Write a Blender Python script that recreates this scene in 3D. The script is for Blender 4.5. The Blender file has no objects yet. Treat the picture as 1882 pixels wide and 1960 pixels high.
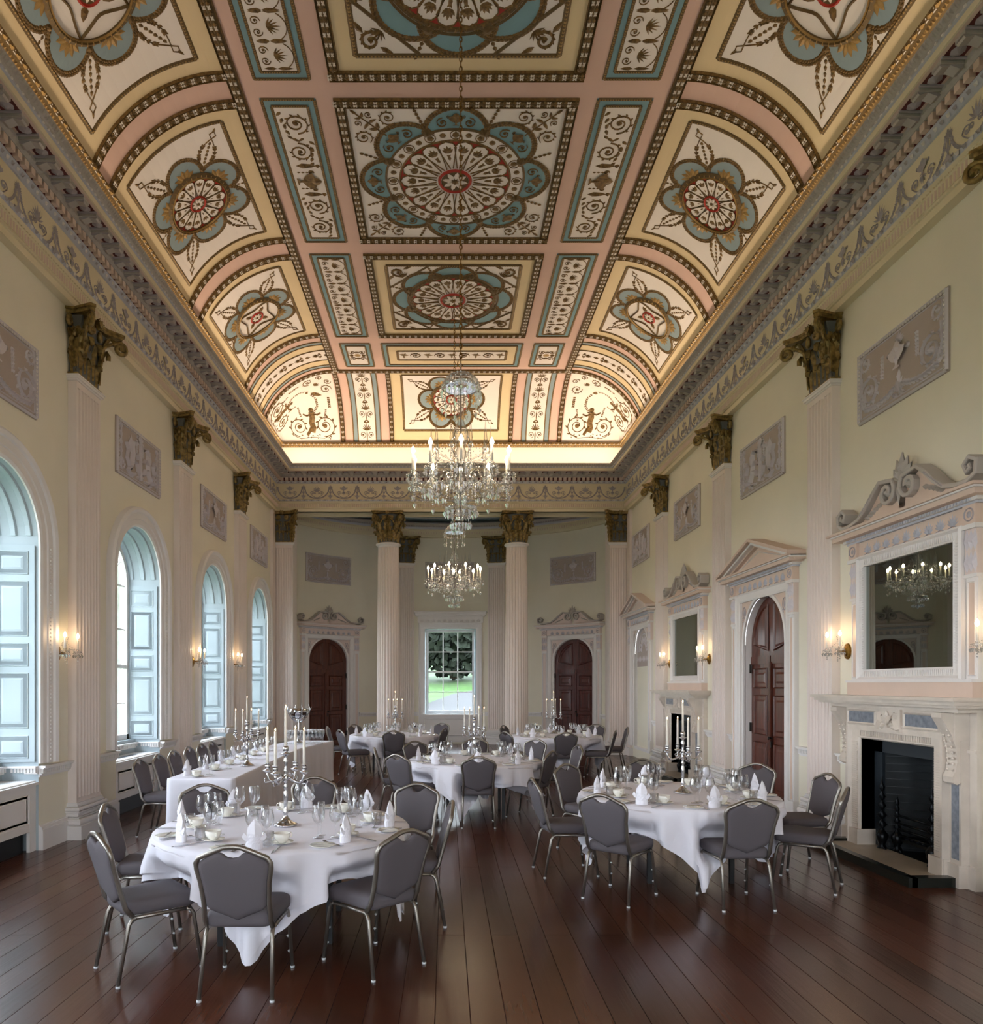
import bpy, math, random
from mathutils import Vector, Matrix
pi=math.pi; sin=math.sin; cos=math.cos
random.seed(7)
sc=bpy.context.scene; C=sc.collection
# ------------------------------------------------------------ camera, world, lights, exposure
F=1400.0; U0=854.0; V0=1309.0; CX=-0.13; H=1.785
cd=bpy.data.cameras.new('camera'); cam=bpy.data.objects.new('camera',cd); C.objects.link(cam)
cam.location=(CX,0,H); cam.rotation_euler=(pi/2,0,0)
cd.sensor_fit='HORIZONTAL'; cd.sensor_width=36; cd.lens=F/1882*36
cd.shift_x=(941-U0)/1882; cd.shift_y=-(980-V0)/1882
cd.clip_start=0.05; cd.clip_end=300
sc.camera=cam
sc.view_settings.view_transform='Standard'; sc.view_settings.look='None'
sc.view_settings.gamma=1; sc.view_settings.use_curve_mapping=False
sc.view_settings.exposure=0.78
W=bpy.data.worlds.new('sky'); sc.world=W; W.use_nodes=True
_n=W.node_tree; _bg=_n.nodes['Background']; _bg.inputs[1].default_value=10.0
_tc=_n.nodes.new('ShaderNodeTexCoord'); _sx=_n.nodes.new('ShaderNodeSeparateXYZ'); _cr=_n.nodes.new('ShaderNodeValToRGB')
_n.links.new(_tc.outputs['Generated'],_sx.inputs[0]); _n.links.new(_sx.outputs[2],_cr.inputs[0]); _n.links.new(_cr.outputs[0],_bg.inputs[0])
_cr.color_ramp.elements[0].position=0.0; _cr.color_ramp.elements[0].color=(.90,.95,1,1)
_cr.color_ramp.elements[1].position=.6; _cr.color_ramp.elements[1].color=(.74,.86,1,1)
XW=4.5; YB=18.53; YR=-3.6; ZC=9.14; ZS=6.125; ZE=7.2      # walls, beam plane, rear wall, ceiling, soffit, cornice top
XC=4.40; CE=1.65; CR=1.15; Z0=ZC-CR                        # cove
TH=2*math.atan(CR/CE); RA=CE/sin(TH); AL=RA*TH; XF=XC-CE; YE=18.83; YF=YE-CE; YRC=YR+.1
BAYS=[.63,3.94,7.25,10.56,13.87,17.18]; WBAYS=[-2.6]+BAYS
PIL=[-1.0,2.28,5.6,8.88,12.2,15.52]
def area(name,loc,sx,sy,rot,power,col,portal=False,spread=pi):
    l=bpy.data.lights.new(name,'AREA'); l.shape='RECTANGLE'; l.size=sx; l.size_y=sy; l.energy=power; l.color=col; l.spread=spread
    o=bpy.data.objects.new(name,l); C.objects.link(o); o.location=loc; o.rotation_euler=rot
    if portal: l.cycles.is_portal=True
    return o
for y in WBAYS: area('window_daylight',(-5.12,y,2.5),1.7,3.5,(0,-pi/2,0),1,(1,1,1),True)
for x in (-2.8,0,2.8): area('rear_window_daylight',(x,YR-.5,2.6),1.0,3.6,(pi/2,0,0),1,(1,1,1),True)
area('bow_window_daylight',(0,22.2,2.2),1.4,2.6,(-pi/2,0,0),1,(1,1,1),True)
WARM=(1,.77,.54)
COVE=[((-4.2,7.5,ZE+.06),.12,21.6,10),((4.2,7.5,ZE+.06),.12,21.6,10),((0,18.3,ZE+.06),8.4,.16,13),((0,YR+.35,ZE+.06),8.4,.12,5)]
for loc,a,b,p in COVE: area('cove_strip_light',loc,a,b,(pi,0,0),p*4.4,WARM)
for sx in (-1,1): area('cove_strip_light',(sx*4.2,15.2,ZE+.07),.12,6.0,(pi,0,0),15,WARM)
# ------------------------------------------------------------ materials
def L(h):
    h=h.lstrip('#'); r=[int(h[i:i+2],16)/255 for i in (0,2,4)]
    return tuple([c/12.92 if c<=.04045 else ((c+.055)/1.055)**2.4 for c in r]+[1])
MT={}
def nmat(name):
    m=bpy.data.materials.new(name); m.use_nodes=True; MT[name]=m
    return m,m.node_tree.nodes,m.node_tree.links,m.node_tree.nodes['Principled BSDF']
def mat(name,col,rough=.5,metal=0,noise=0,nscale=6,bump=0,bscale=60,spec=.5,col2=None,coat=0,stretch=None):
    m,n,l,b=nmat(name); c=L(col) if isinstance(col,str) else col
    b.inputs['Base Color'].default_value=c; b.inputs['Roughness'].default_value=rough; b.inputs['Metallic'].default_value=metal
    b.inputs['Specular IOR Level'].default_value=spec
    if coat: b.inputs['Coat Weight'].default_value=coat; b.inputs['Coat Roughness'].default_value=.12
    if noise or col2 or bump:
        t=n.new('ShaderNodeTexCoord'); mp=n.new('ShaderNodeMapping'); l.new(t.outputs['Object'],mp.inputs[0])
        if stretch: mp.inputs['Scale'].default_value=stretch
    if noise or col2:
        x=n.new('ShaderNodeTexNoise'); x.inputs['Scale'].default_value=nscale; x.inputs['Detail'].default_value=4; l.new(mp.outputs[0],x.inputs[0])
        r=n.new('ShaderNodeValToRGB'); l.new(x.outputs[0],r.inputs[0]); l.new(r.outputs[0],b.inputs['Base Color'])
        c2=L(col2) if col2 else tuple([v*(1-noise) for v in c[:3]]+[1])
        r.color_ramp.elements[0].position=.32; r.color_ramp.elements[0].color=c2
        r.color_ramp.elements[1].position=.68; r.color_ramp.elements[1].color=c
    if bump:
        x=n.new('ShaderNodeTexNoise'); x.inputs['Scale'].default_value=bscale; l.new(mp.outputs[0],x.inputs[0])
        u=n.new('ShaderNodeBump'); u.inputs['Strength'].default_value=bump; u.inputs['Distance'].default_value=.01
        l.new(x.outputs[0],u.inputs['Height']); l.new(u.outputs[0],b.inputs['Normal'])
    return m
mat('wall','#ebe5d3',.75,noise=.05,nscale=1.5)
mat('plain','#efeae2',.6); mat('white','#e8e4e2',.45,noise=.03,nscale=3)
mat('flute','#e9ddd6',.5,noise=.03,nscale=3)
mat('shutter','#a7b3b9',.6,spec=.2)
mat('cream','#e2d6b8',.6); mat('pinkp','#dcc5b6',.6,noise=.04); mat('pinkw','#e0cfc8',.55)
mat('lilac','#aaa3a8',.6); mat('relief','#d2ccd2',.55); mat('reliefbg','#b5a8a2',.65,noise=.05)
mat('greyblue','#c2c3cd',.6); mat('grey','#b8b1ab',.6); mat('oxblood','#5e2425',.6)
mat('ceilpink','#dbbbb0',.7,noise=.05,nscale=2); mat('ceilyellow','#e3d0aa',.7,noise=.05,nscale=2)
mat('ceilwhite','#ede8e6',.7,noise=.05,nscale=2); mat('ceilblue','#7ba3b1',.65,noise=.08,nscale=3)
mat('ceilgrey','#8ba0aa',.65,noise=.06,nscale=3)
mat('gilt','#85693c',.45,.25,col2='#523f22',nscale=25); mat('giltdark','#6a5634',.5,.2,noise=.3,nscale=30)
mat('giltbright','#a98a55',.4,.3,noise=.25,nscale=25)
mat('red','#a8281c',.5); mat('flower','#e2dcd8',.6)
mat('bronze','#a88f55',.38,.3,col2='#5f4e2c',nscale=18); mat('bronzedark','#5d6060',.6)
mat('mahogany','#66301e',.38,0,col2='#421c12',nscale=4,coat=.12,stretch=(6,6,.7))
mat('mahogany_red','#5c2119',.33,0,col2='#3a120e',nscale=4,coat=.2,stretch=(6,6,.7))
mat('black','#15171b',.5); mat('iron','#14171b',.28,.7); mat('soot','#22282c',.7,noise=.4,nscale=8)
mat('slate','#232a31',.45); mat('marble','#dfd3c6',.3,noise=.14,nscale=5,coat=.2); mat('bluemarble','#8d929c',.3,col2='#6d737d',nscale=20)
mat('hearth','#b5aa98',.35,noise=.2,nscale=6); mat('blackstone','#1c201c',.25)
mat('fabric','#5c565b',.8,bump=.25,bscale=600); mat('champagne','#938d86',.34,.85)
mat('clear_plastic','#c8ccd0',.15)
mat('linen','#e9e7f1',.75,bump=.05,bscale=500); mat('napkin','#eeedf6',.7)
mat('china','#f2efe6',.12,coat=.3); mat('silver','#c8c8cc',.12,1); mat('steel','#b9bac0',.18,1)
mat('candlewax','#efe8dc',.5); mat('brass','#9a7433',.3,.9,noise=.3,nscale=40)
mat('darkwood','#1d1a1a',.5); mat('rubber','#101012',.6); mat('steelgrey','#4a4b50',.4)
mat('lawn','#30520f',.9,col2='#24400b',nscale=3); mat('path','#2b2a29',.9,noise=.2); mat('foliage','#18230f',.9,col2='#0a1209',nscale=12)
mat('trunk','#3c3228',.9); mat('stone','#9a9c93',.9,noise=.25,nscale=4)
mat('bowblue','#a9c0cc',.7,col2='#8ea7b5',nscale=14)
mat('hinge','#2a2522',.4,.6)
def glassy(name,tint,gl=.5,rough=.02,f=1.45):
    m,n,l,b=nmat(name); n.remove(b); o=n['Material Output']
    t=n.new('ShaderNodeBsdfTransparent'); t.inputs[0].default_value=tint
    g=n.new('ShaderNodeBsdfGlossy'); g.inputs['Roughness'].default_value=rough
    x=n.new('ShaderNodeMixShader'); fr=n.new('ShaderNodeLayerWeight'); fr.inputs[0].default_value=gl
    l.new(fr.outputs['Facing'],x.inputs[0]); l.new(t.outputs[0],x.inputs[1]); l.new(g.outputs[0],x.inputs[2]); l.new(x.outputs[0],o.inputs[0])
    return m
glassy('window_glass',(.97,.98,.98,1),.12); glassy('wineglass',(.99,.995,1,1),.3,.02); glassy('crystal_thin',(.95,.97,.99,1),.5,.06)
m,n,l,b=nmat('crystal'); b.inputs['Metallic'].default_value=1; b.inputs['Roughness'].default_value=.12; b.inputs['Base Color'].default_value=(.97,.98,1,1)
_t=n.new('ShaderNodeBsdfTransparent'); _d=n.new('ShaderNodeBsdfTranslucent'); _x=n.new('ShaderNodeMixShader'); _y=n.new('ShaderNodeMixShader'); _x.inputs[0].default_value=.38; _y.inputs[0].default_value=.3
l.new(b.outputs[0],_x.inputs[1]); l.new(_t.outputs[0],_x.inputs[2]); l.new(_x.outputs[0],_y.inputs[1]); l.new(_d.outputs[0],_y.inputs[2]); l.new(_y.outputs[0],n['Material Output'].inputs[0])
m,n,l,b=nmat('mirror'); b.inputs['Metallic'].default_value=1; b.inputs['Roughness'].default_value=.01; b.inputs['Base Color'].default_value=(.30,.34,.32,1)
def emit(name,col,s):
    m,n,l,b=nmat(name); b.inputs['Emission Color'].default_value=col; b.inputs['Emission Strength'].default_value=s; b.inputs['Base Color'].default_value=(1,.9,.8,1)
emit('bulb',(1,.76,.48,1),95); emit('wall_bulb',(1,.70,.40,1),42); emit('candle_flame',(1,.6,.25,1),14)
# floor boards running down the room
m,n,l,b=nmat('floorboards')
t=n.new('ShaderNodeTexCoord'); mp=n.new('ShaderNodeMapping'); l.new(t.outputs['Object'],mp.inputs[0]); mp.inputs['Rotation'].default_value=(0,0,pi/2)
br=n.new('ShaderNodeTexBrick'); br.inputs['Scale'].default_value=1; br.inputs['Brick Width'].default_value=5.2; br.inputs['Row Height'].default_value=.19
br.inputs['Mortar Size'].default_value=.003; br.inputs['Mortar Smooth'].default_value=.3; br.offset=.37
br.inputs['Color1'].default_value=L('#643f2d'); br.inputs['Color2'].default_value=L('#472b1e'); br.inputs['Mortar'].default_value=L('#120a08')
l.new(mp.outputs[0],br.inputs[0])
nz=n.new('ShaderNodeTexNoise'); nz.inputs['Scale'].default_value=1.0; nz.inputs['Detail'].default_value=6
mp2=n.new('ShaderNodeMapping'); mp2.inputs['Scale'].default_value=(30,1.2,1); l.new(t.outputs['Object'],mp2.inputs[0]); l.new(mp2.outputs[0],nz.inputs[0])
nz2=n.new('ShaderNodeTexNoise'); nz2.inputs['Scale'].default_value=.9; nz2.inputs['Detail'].default_value=3; l.new(t.outputs['Object'],nz2.inputs[0])
mx=n.new('ShaderNodeMixRGB'); mx.blend_type='MULTIPLY'; mx.inputs[0].default_value=.85; rr=n.new('ShaderNodeValToRGB'); l.new(nz.outputs[0],rr.inputs[0])
rr.color_ramp.elements[0].color=(.45,.42,.4,1); rr.color_ramp.elements[1].color=(1.0,1.0,1.0,1)
l.new(br.outputs[0],mx.inputs[1]); l.new(rr.outputs[0],mx.inputs[2])
mx2=n.new('ShaderNodeMixRGB'); mx2.blend_type='MIX'; r2=n.new('ShaderNodeValToRGB'); l.new(nz2.outputs[0],r2.inputs[0])
r2.color_ramp.elements[0].position=.4; r2.color_ramp.elements[0].color=(0,0,0,1); r2.color_ramp.elements[1].position=.7; r2.color_ramp.elements[1].color=(.5,.5,.5,1)
l.new(r2.outputs[0],mx2.inputs[0]); l.new(mx.outputs[0],mx2.inputs[1]); mx2.inputs[2].default_value=L('#4d1f14')
l.new(mx2.outputs[0],b.inputs['Base Color'])
r3=n.new('ShaderNodeMapRange'); r3.inputs['To Min'].default_value=.14; r3.inputs['To Max'].default_value=.33; l.new(nz2.outputs[0],r3.inputs[0]); m4=n.new('ShaderNodeMix'); m4.data_type='FLOAT'; l.new(br.outputs['Fac'],m4.inputs[0]); l.new(r3.outputs[0],m4.inputs[2]); m4.inputs[3].default_value=.6; l.new(m4.outputs[0],b.inputs['Roughness'])
m5=n.new('ShaderNodeMapRange'); m5.inputs['To Min'].default_value=.42; m5.inputs['To Max'].default_value=.12; l.new(br.outputs['Fac'],m5.inputs[0]); l.new(m5.outputs[0],b.inputs['Specular IOR Level'])
bp=n.new('ShaderNodeBump'); bp.inputs['Strength'].default_value=.35; bp.inputs['Distance'].default_value=.004; bp.invert=True
l.new(br.outputs['Fac'],bp.inputs['Height']); bp2=n.new('ShaderNodeBump'); bp2.inputs['Strength'].default_value=.12; bp2.inputs['Distance'].default_value=.01
l.new(nz.outputs[0],bp2.inputs['Height']); l.new(bp.outputs[0],bp2.inputs['Normal']); l.new(bp2.outputs[0],b.inputs['Normal'])
# ------------------------------------------------------------ mesh builder
class MB:
    def __init__(s,M=None): s.v=[];s.f=[];s.m=[];s.sm=[];s.M=M;s.names=[]
    def mi(s,mt):
        if mt not in s.names: s.names.append(mt)
        return s.names.index(mt)
    def add(s,vs,fs,mt,sm=False):
        b=len(s.v); M=s.M
        if M: s.v+= [M(*p) for p in vs]
        else: s.v+= [tuple(p) for p in vs]
        i=s.mi(mt)
        for f in fs: s.f.append([b+k for k in f]); s.m.append(i); s.sm.append(sm)
    def box(s,x0,x1,y0,y1,z0,z1,mt,n=1):
        if n==1:
            s.add([(x0,y0,z0),(x1,y0,z0),(x1,y1,z0),(x0,y1,z0),(x0,y0,z1),(x1,y0,z1),(x1,y1,z1),(x0,y1,z1)],
             [(0,3,2,1),(4,5,6,7),(0,1,5,4),(1,2,6,5),(2,3,7,6),(3,0,4,7)],mt)
        else: s.loft([[(x0+(x1-x0)*i/n,y,z) for y,z in ((y0,z0),(y1,z0),(y1,z1),(y0,z1))] for i in range(n+1)],mt,True,True)
    def loft(s,rings,mt,closed=True,caps=False,sm=False):
        k=len(rings[0]); vs=[p for r in rings for p in r]; fs=[]
        for i in range(len(rings)-1):
            for j in range(k if closed else k-1):
                a=i*k+j; b=i*k+(j+1)%k; fs.append((a,b,b+k,a+k))
        if caps: fs.append(tuple(range(k))[::-1]); o=(len(rings)-1)*k; fs.append(tuple(o+j for j in range(k)))
        s.add(vs,fs,mt,sm)
    def lathe(s,prof,mt,o=(0,0,0),n=16,sm=True,ax=None,sweep=2*pi,a0=0):
        full=abs(sweep-2*pi)<1e-6; k=n if full else n+1; rings=[]
        for r,z in prof:
            rg=[]
            for j in range(k):
                a=a0+sweep*j/n; p=Vector((r*cos(a),r*sin(a),z))
                if ax: p=ax@p
                rg.append((p.x+o[0],p.y+o[1],p.z+o[2]))
            rings.append(rg)
        s.loft(rings,mt,full,False,sm)
    def tube(s,pts,r,mt,n=8,closed=False,sm=True,caps=True,flat=None):
        pts=[Vector(p) for p in pts]; N=len(pts); rings=[]; up=None
        for i,p in enumerate(pts):
            if closed: t=(pts[(i+1)%N]-pts[i-1])
            else: t=(pts[min(i+1,N-1)]-pts[max(i-1,0)])
            t=t.normalized() if t.length>1e-9 else Vector((0,0,1))
            if up is None:
                up=Vector((0,0,1)) if abs(t.z)<.9 else Vector((1,0,0))
            u=(up-t*up.dot(t)); u=u.normalized() if u.length>1e-6 else t.orthogonal().normalized()
            up=u; w=t.cross(u); rr=r[i] if isinstance(r,(list,tuple)) else r
            rings.append([tuple(p+u*(rr*cos(2*pi*j/n)*(flat or 1))+w*(rr*sin(2*pi*j/n))) for j in range(n)])
        if closed: rings.append(rings[0])
        s.loft(rings,mt,True,caps and not closed,sm)
    def prism(s,poly,h0,h1,mt,ax='xy'):
        k=len(poly)
        if ax=='xy': A=[(x,y,h0) for x,y in poly]; B=[(x,y,h1) for x,y in poly]
        elif ax=='xz': A=[(x,h0,y) for x,y in poly]; B=[(x,h1,y) for x,y in poly]
        else: A=[(h0,x,y) for x,y in poly]; B=[(h1,x,y) for x,y in poly]
        s.loft([A,B],mt,True,True)
    def octa(s,c,r,h,mt,n=6):
        vs=[(c[0]+r*cos(2*pi*j/n),c[1]+r*sin(2*pi*j/n),c[2]+h*.2) for j in range(n)]+[(c[0],c[1],c[2]+h*.5),(c[0],c[1],c[2]-h*.5)]
        s.add(vs,[(j,(j+1)%n,n) for j in range(n)]+[((j+1)%n,j,n+1) for j in range(n)],mt)
    # ---- relief kit: (s,t) on the surface, h out of it
    def leaf(s,x,y,a,l,w,mt,h0=.004,h=.012):
        c,d=cos(a),sin(a); P=[(0,0),(.3*l,.5*w),(.7*l,.38*w),(l,0),(.7*l,-.38*w),(.3*l,-.5*w)]
        s.add([(x+p*c-q*d,y+p*d+q*c,h0) for p,q in P]+[(x+.45*l*c,y+.45*l*d,h0+h)],[(i,(i+1)%6,6) for i in range(6)],mt)
    def stroke(s,pts,w,mt,h0=.003,h=.012,closed=False):
        N=len(pts); vs=[]
        for i,(x,y) in enumerate(pts):
            if closed: a,b=pts[i-1],pts[(i+1)%N]
            else: a,b=pts[max(i-1,0)],pts[min(i+1,N-1)]
            dx,dy=b[0]-a[0],b[1]-a[1]; q=math.hypot(dx,dy) or 1; nx,ny=-dy/q*w/2,dx/q*w/2
            vs+=[(x+nx,y+ny,h0),(x,y,h0+h),(x-nx,y-ny,h0)]
        fs=[]
        for i in range(N if closed else N-1):
            j=(i+1)%N
            fs+=[(3*i,3*j,3*j+1,3*i+1),(3*i+1,3*j+1,3*j+2,3*i+2)]
        s.add(vs,fs,mt)
    def spiral(s,x,y,r,mt,a0=0,sg=1,turns=1.6,w=.012,h0=.003,h=.01,n=22,leaves=True,dot=True):
        P=[]
        for i in range(n+1):
            k=i/n; a=a0+sg*2*pi*turns*k; q=r*(1-.8*k); P.append((x+q*cos(a),y+q*sin(a)))
        s.stroke(P,w,mt,h0,h)
        if dot: s.dot(x,y,r*.22,mt,h0,h*1.5)
        if leaves:
            for i in range(1,8):
                k=i/7*.42; a=a0+sg*2*pi*turns*k; q=r*(1-.8*k)
                s.leaf(x+q*cos(a),y+q*sin(a),a+sg*(pi/2-.55),r*.34,r*.17,mt,h0,h)
    def dot(s,x,y,r,mt,h0=.003,h=.012,n=8):
        s.add([(x+r*cos(2*pi*j/n),y+r*sin(2*pi*j/n),h0) for j in range(n)]+[(x,y,h0+h)],[(j,(j+1)%n,n) for j in range(n)],mt)
    def ring(s,x,y,r,w,mt,h0=.003,h=.012,n=40,a0=0,a1=2*pi,ry=None):
        full=abs(a1-a0-2*pi)<1e-6; ry=ry or r
        s.stroke([(x+r*cos(a0+(a1-a0)*i/n),y+ry*sin(a0+(a1-a0)*i/n)) for i in range(n if full else n+1)],w,mt,h0,h,full)
    def disc(s,x,y,r,mt,h=.004,nr=3,na=32,r0=0,ry=1,a0=0,a1=2*pi):
        vs=[];fs=[]
        for i in range(nr+1):
            q=r0+(r-r0)*i/nr
            for j in range(na+1): a=a0+(a1-a0)*j/na; vs.append((x+q*cos(a),y+q*ry*sin(a),h))
        for i in range(nr):
            for j in range(na): a=i*(na+1)+j; fs.append((a,a+1,a+na+2,a+na+1))
        s.add(vs,fs,mt)
    def rect(s,x0,x1,y0,y1,mt,h=.003,c=.13,edge=True):
        nx=max(1,int((x1-x0)/c)); ny=max(1,int((y1-y0)/c)); vs=[];fs=[]
        for i in range(nx+1):
            for j in range(ny+1): vs.append((x0+(x1-x0)*i/nx,y0+(y1-y0)*j/ny,h))
        for i in range(nx):
            for j in range(ny): a=i*(ny+1)+j; fs.append((a,a+1,a+ny+2,a+ny+1))
        s.add(vs,fs,mt)
    def line(s,x0,y0,x1,y1,w,mt,h0=.003,h=.012,c=.13):
        n=max(1,int(math.hypot(x1-x0,y1-y0)/c)); s.stroke([(x0+(x1-x0)*i/n,y0+(y1-y0)*i/n) for i in range(n+1)],w,mt,h0,h)
    def frame(s,x0,x1,y0,y1,w,mt,h0=.003,h=.012,bead=None):
        for a in ((x0,y0,x1,y0),(x1,y0,x1,y1),(x1,y1,x0,y1),(x0,y1,x0,y0)):
            s.line(*a,w,mt,h0,h)
            if bead: s.beads(*a,bead,'giltbright',h0+h*.6)
    def beads(s,x0,y0,x1,y1,r,mt,h0=.01,step=None):
        d=math.hypot(x1-x0,y1-y0); n=max(2,int(d/(step or r*3)))
        for i in range(n):
            k=(i+.5)/n; x=x0+(x1-x0)*k; y=y0+(y1-y0)*k
            s.add([(x-r,y-r,h0),(x+r,y-r,h0),(x+r,y+r,h0),(x-r,y+r,h0),(x,y,h0+r)],[(0,1,4),(1,2,4),(2,3,4),(3,0,4)],mt)
    def garland(s,x0,y0,x1,y1,w,h0=.004):
        "gilded moulding: beaded edges, leaves and white florets"
        d=math.hypot(x1-x0,y1-y0); a=math.atan2(y1-y0,x1-x0); nx,ny=-sin(a),cos(a)
        s.line(x0,y0,x1,y1,w,'giltdark',h0,.03)
        for q in (-.46,.46):
            s.line(x0+nx*w*q,y0+ny*w*q,x1+nx*w*q,y1+ny*w*q,w*.13,'gilt',h0,.03)
        n=max(1,int(d/.125))
        for i in range(n):
            k=(i+.5)/n; x=x0+(x1-x0)*k; y=y0+(y1-y0)*k
            for q in (-.17,.17):
                X,Y=x+nx*w*q,y+ny*w*q
                s.leaf(X,Y,a,.06,w*.34,'gilt',h0+.024,.016); s.leaf(X,Y,a+pi,.055,w*.2,'gilt',h0+.024,.014)
                X-=cos(a)*.055; Y-=sin(a)*.055
                for b in (a+.5,a-.5,a+pi-.5,a+pi+.5): s.leaf(X,Y,b,.032,w*.15,'flower',h0+.026,.014)
    def chain(s,pts,mt,l=.05,w=.03,h0=.003,h=.012,tilt=.5):
        for i in range(len(pts)-1):
            (x0,y0),(x1,y1)=pts[i],pts[i+1]; d=math.hypot(x1-x0,y1-y0); a=math.atan2(y1-y0,x1-x0); n=max(1,int(d/(l*.75)+.5))
            for k in range(n):
                x=x0+(x1-x0)*k/n; y=y0+(y1-y0)*k/n
                s.leaf(x,y,a+tilt,l,w,mt,h0,h); s.leaf(x,y,a-tilt,l,w,mt,h0,h)
    def arcpts(s,x,y,r,a0,a1,n): return [(x+r*cos(a0+(a1-a0)*i/n),y+r*sin(a0+(a1-a0)*i/n)) for i in range(n+1)]
    def anthemion(s,x,y,a,z,mt,h0=.003,h=.012,vol=True):
        for k in range(-3,4): s.leaf(x,y,a+k*.36,z*(1-.09*abs(k)),z*.13,mt,h0,h)
        if vol:
            for g in (-1,1):
                s.spiral(x+z*.3*cos(a+g*pi/2)-z*.18*cos(a),y+z*.3*sin(a+g*pi/2)-z*.18*sin(a),z*.2,mt,a+pi/2*g,-g,1.2,z*.05,h0,h*.8,12,False)
    def urn(s,x,y,a,z,mt,h0=.003,h=.02):
        c,d=cos(a),sin(a); P=[(-.5,.05),(-.5,.22),(-.45,.2),(-.40,.06),(-.27,.05),(-.18,.26),(0,.44),(.16,.5),(.22,.5),(.22,.40),(.28,.28),(.36,.1),(.5,.03)]
        Q=P+[(p,-q) for p,q in P[::-1]]
        s.add([(x+z*(p*c-q*d),y+z*(p*d+q*c),h0+h*.6) for p,q in Q],[(i,i+1,len(Q)-2-i,len(Q)-1-i) for i in range(len(P)-1)],mt)
        s.leaf(x+z*.05*c,y+z*.05*d,a,z*.5,z*.5,mt,h0+h*.5,h*.5); s.leaf(x+z*.05*c,y+z*.05*d,a+pi,z*.5,z*.2,mt,h0+h*.5,h*.5)
        for g in (-1,1): s.spiral(x+z*.15*c-g*z*.5*d,y+z*.15*d+g*z*.5*c,z*.13,mt,a,g,1,z*.05,h0,h*.5,10,False)
    def pendant(s,x,y,a,l,mt,h0=.003,h=.012):
        c,d=cos(a),sin(a)
        n=6
        for k in range(n): q=.12+.6*k/n; s.leaf(x+l*q*c,y+l*q*d,a,l*.1,l*.07,mt,h0,h)
        for g in (-1,1):
            P=[]
            for k in range(11): q=k/10; w=.17*sin(pi*min(1,q*1.25))*g*(1 if q<.8 else -1) if q<.8 else -g*.07*sin(pi*(q-.8)/.2); P.append((x+l*(q*c-w*d),y+l*(q*d+w*c)))
            s.stroke(P,l*.025,mt,h0,h*.7); s.chain(P[2:7],mt,l*.09,l*.05,h0,h)
        s.leaf(x+l*.95*c,y+l*.95*d,a,l*.14,l*.06,mt,h0,h)
    def build(s,name,parent=None,loc=None,flip=False):
        me=bpy.data.meshes.new(name); 
        off=Vector(loc) if loc is not None else (Vector(parent['_o']) if parent is not None and '_o' in parent else Vector((0,0,0)))
        if off.length>0: vs=[(a-off[0],b-off[1],c-off[2]) for a,b,c in s.v]
        else: vs=s.v
        me.from_pydata(vs,[],s.f)
        for nme in s.names: me.materials.append(MT[nme])
        me.polygons.foreach_set('material_index',s.m); me.polygons.foreach_set('use_smooth',s.sm); me.update()
        o=bpy.data.objects.new(name,me); C.objects.link(o)
        if parent is not None: o.parent=parent; 
        if parent is None and loc is not None: o.location=loc
        o['_o']=tuple(off)
        return o
def tag(o,label=None,cat=None,group=None,kind=None):
    if label: o['label']=label
    if cat: o['category']=cat
    if group: o['group']=group
    if kind: o['kind']=kind
    return o
def thing(name,label,cat,loc=(0,0,0),group=None,rz=0,local=False):
    o=bpy.data.objects.new(name,None); C.objects.link(o); o.location=loc; o.rotation_euler=(0,0,rz); o.empty_display_size=.1
    o['_o']=(0,0,0) if local else tuple(loc)
    return tag(o,label,cat,group)
def struct(name,mb,parent=None):
    o=mb.build(name,parent)
    if parent is None: o['kind']='structure'
    return o
def kids(o): return KID.get(o.name,[])
def dup(root,loc=None,rz=None,label=None,group=None,parent=None):
    r=root.copy(); C.objects.link(r)
    if parent is not None: r.parent=parent
    if loc is not None: r.location=loc
    if rz is not None: r.rotation_euler=(0,0,rz)
    if label: r['label']=label
    if group: r['group']=group
    for ch in root.children: dup(ch,parent=r)
    return r
def MR(s,t,h): return (XW-h,s,t)
def ML(s,t,h): return (-XW+h,s,t)
def MBk(s,t,h): return (s,YR+h,t)
def MBm(s,t,h): return (s,YB-h,t)
EA,EB,EY=4.42,2.95,18.88
_tab=[]
def _mk():
    N=400; d=0; px=None
    for i in range(N+1):
        a=pi*i/N; p=(-EA*cos(a),EY+EB*sin(a))
        if px: d+=math.hypot(p[0]-px[0],p[1]-px[1])
        _tab.append((d,p)); px=p
_mk(); EL=_tab[-1][0]
def MBow(s,t,h):
    "s = distance along the bow from its middle, h into the room"
    d=s+EL/2; d=max(0,min(EL-1e-6,d)); i=min(range(0,400,8),key=lambda k:abs(_tab[k][0]-d)); i=max(0,i-8)
    while i<399 and _tab[i+1][0]<d: i+=1
    k=(d-_tab[i][0])/((_tab[i+1][0]-_tab[i][0]) or 1); (x0,y0),(x1,y1)=_tab[i][1],_tab[i+1][1]
    x=x0+(x1-x0)*k; y=y0+(y1-y0)*k; nx=-x/EA**2; ny=-(y-EY)/EB**2; q=math.hypot(nx,ny) or 1
    return (x+nx/q*h,y+ny/q*h,t)
def bow_s(x):
    "arc position of the bow point whose x is given"
    j=min(range(401),key=lambda k:abs(_tab[k][1][0]-x)); return _tab[j][0]-EL/2
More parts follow.
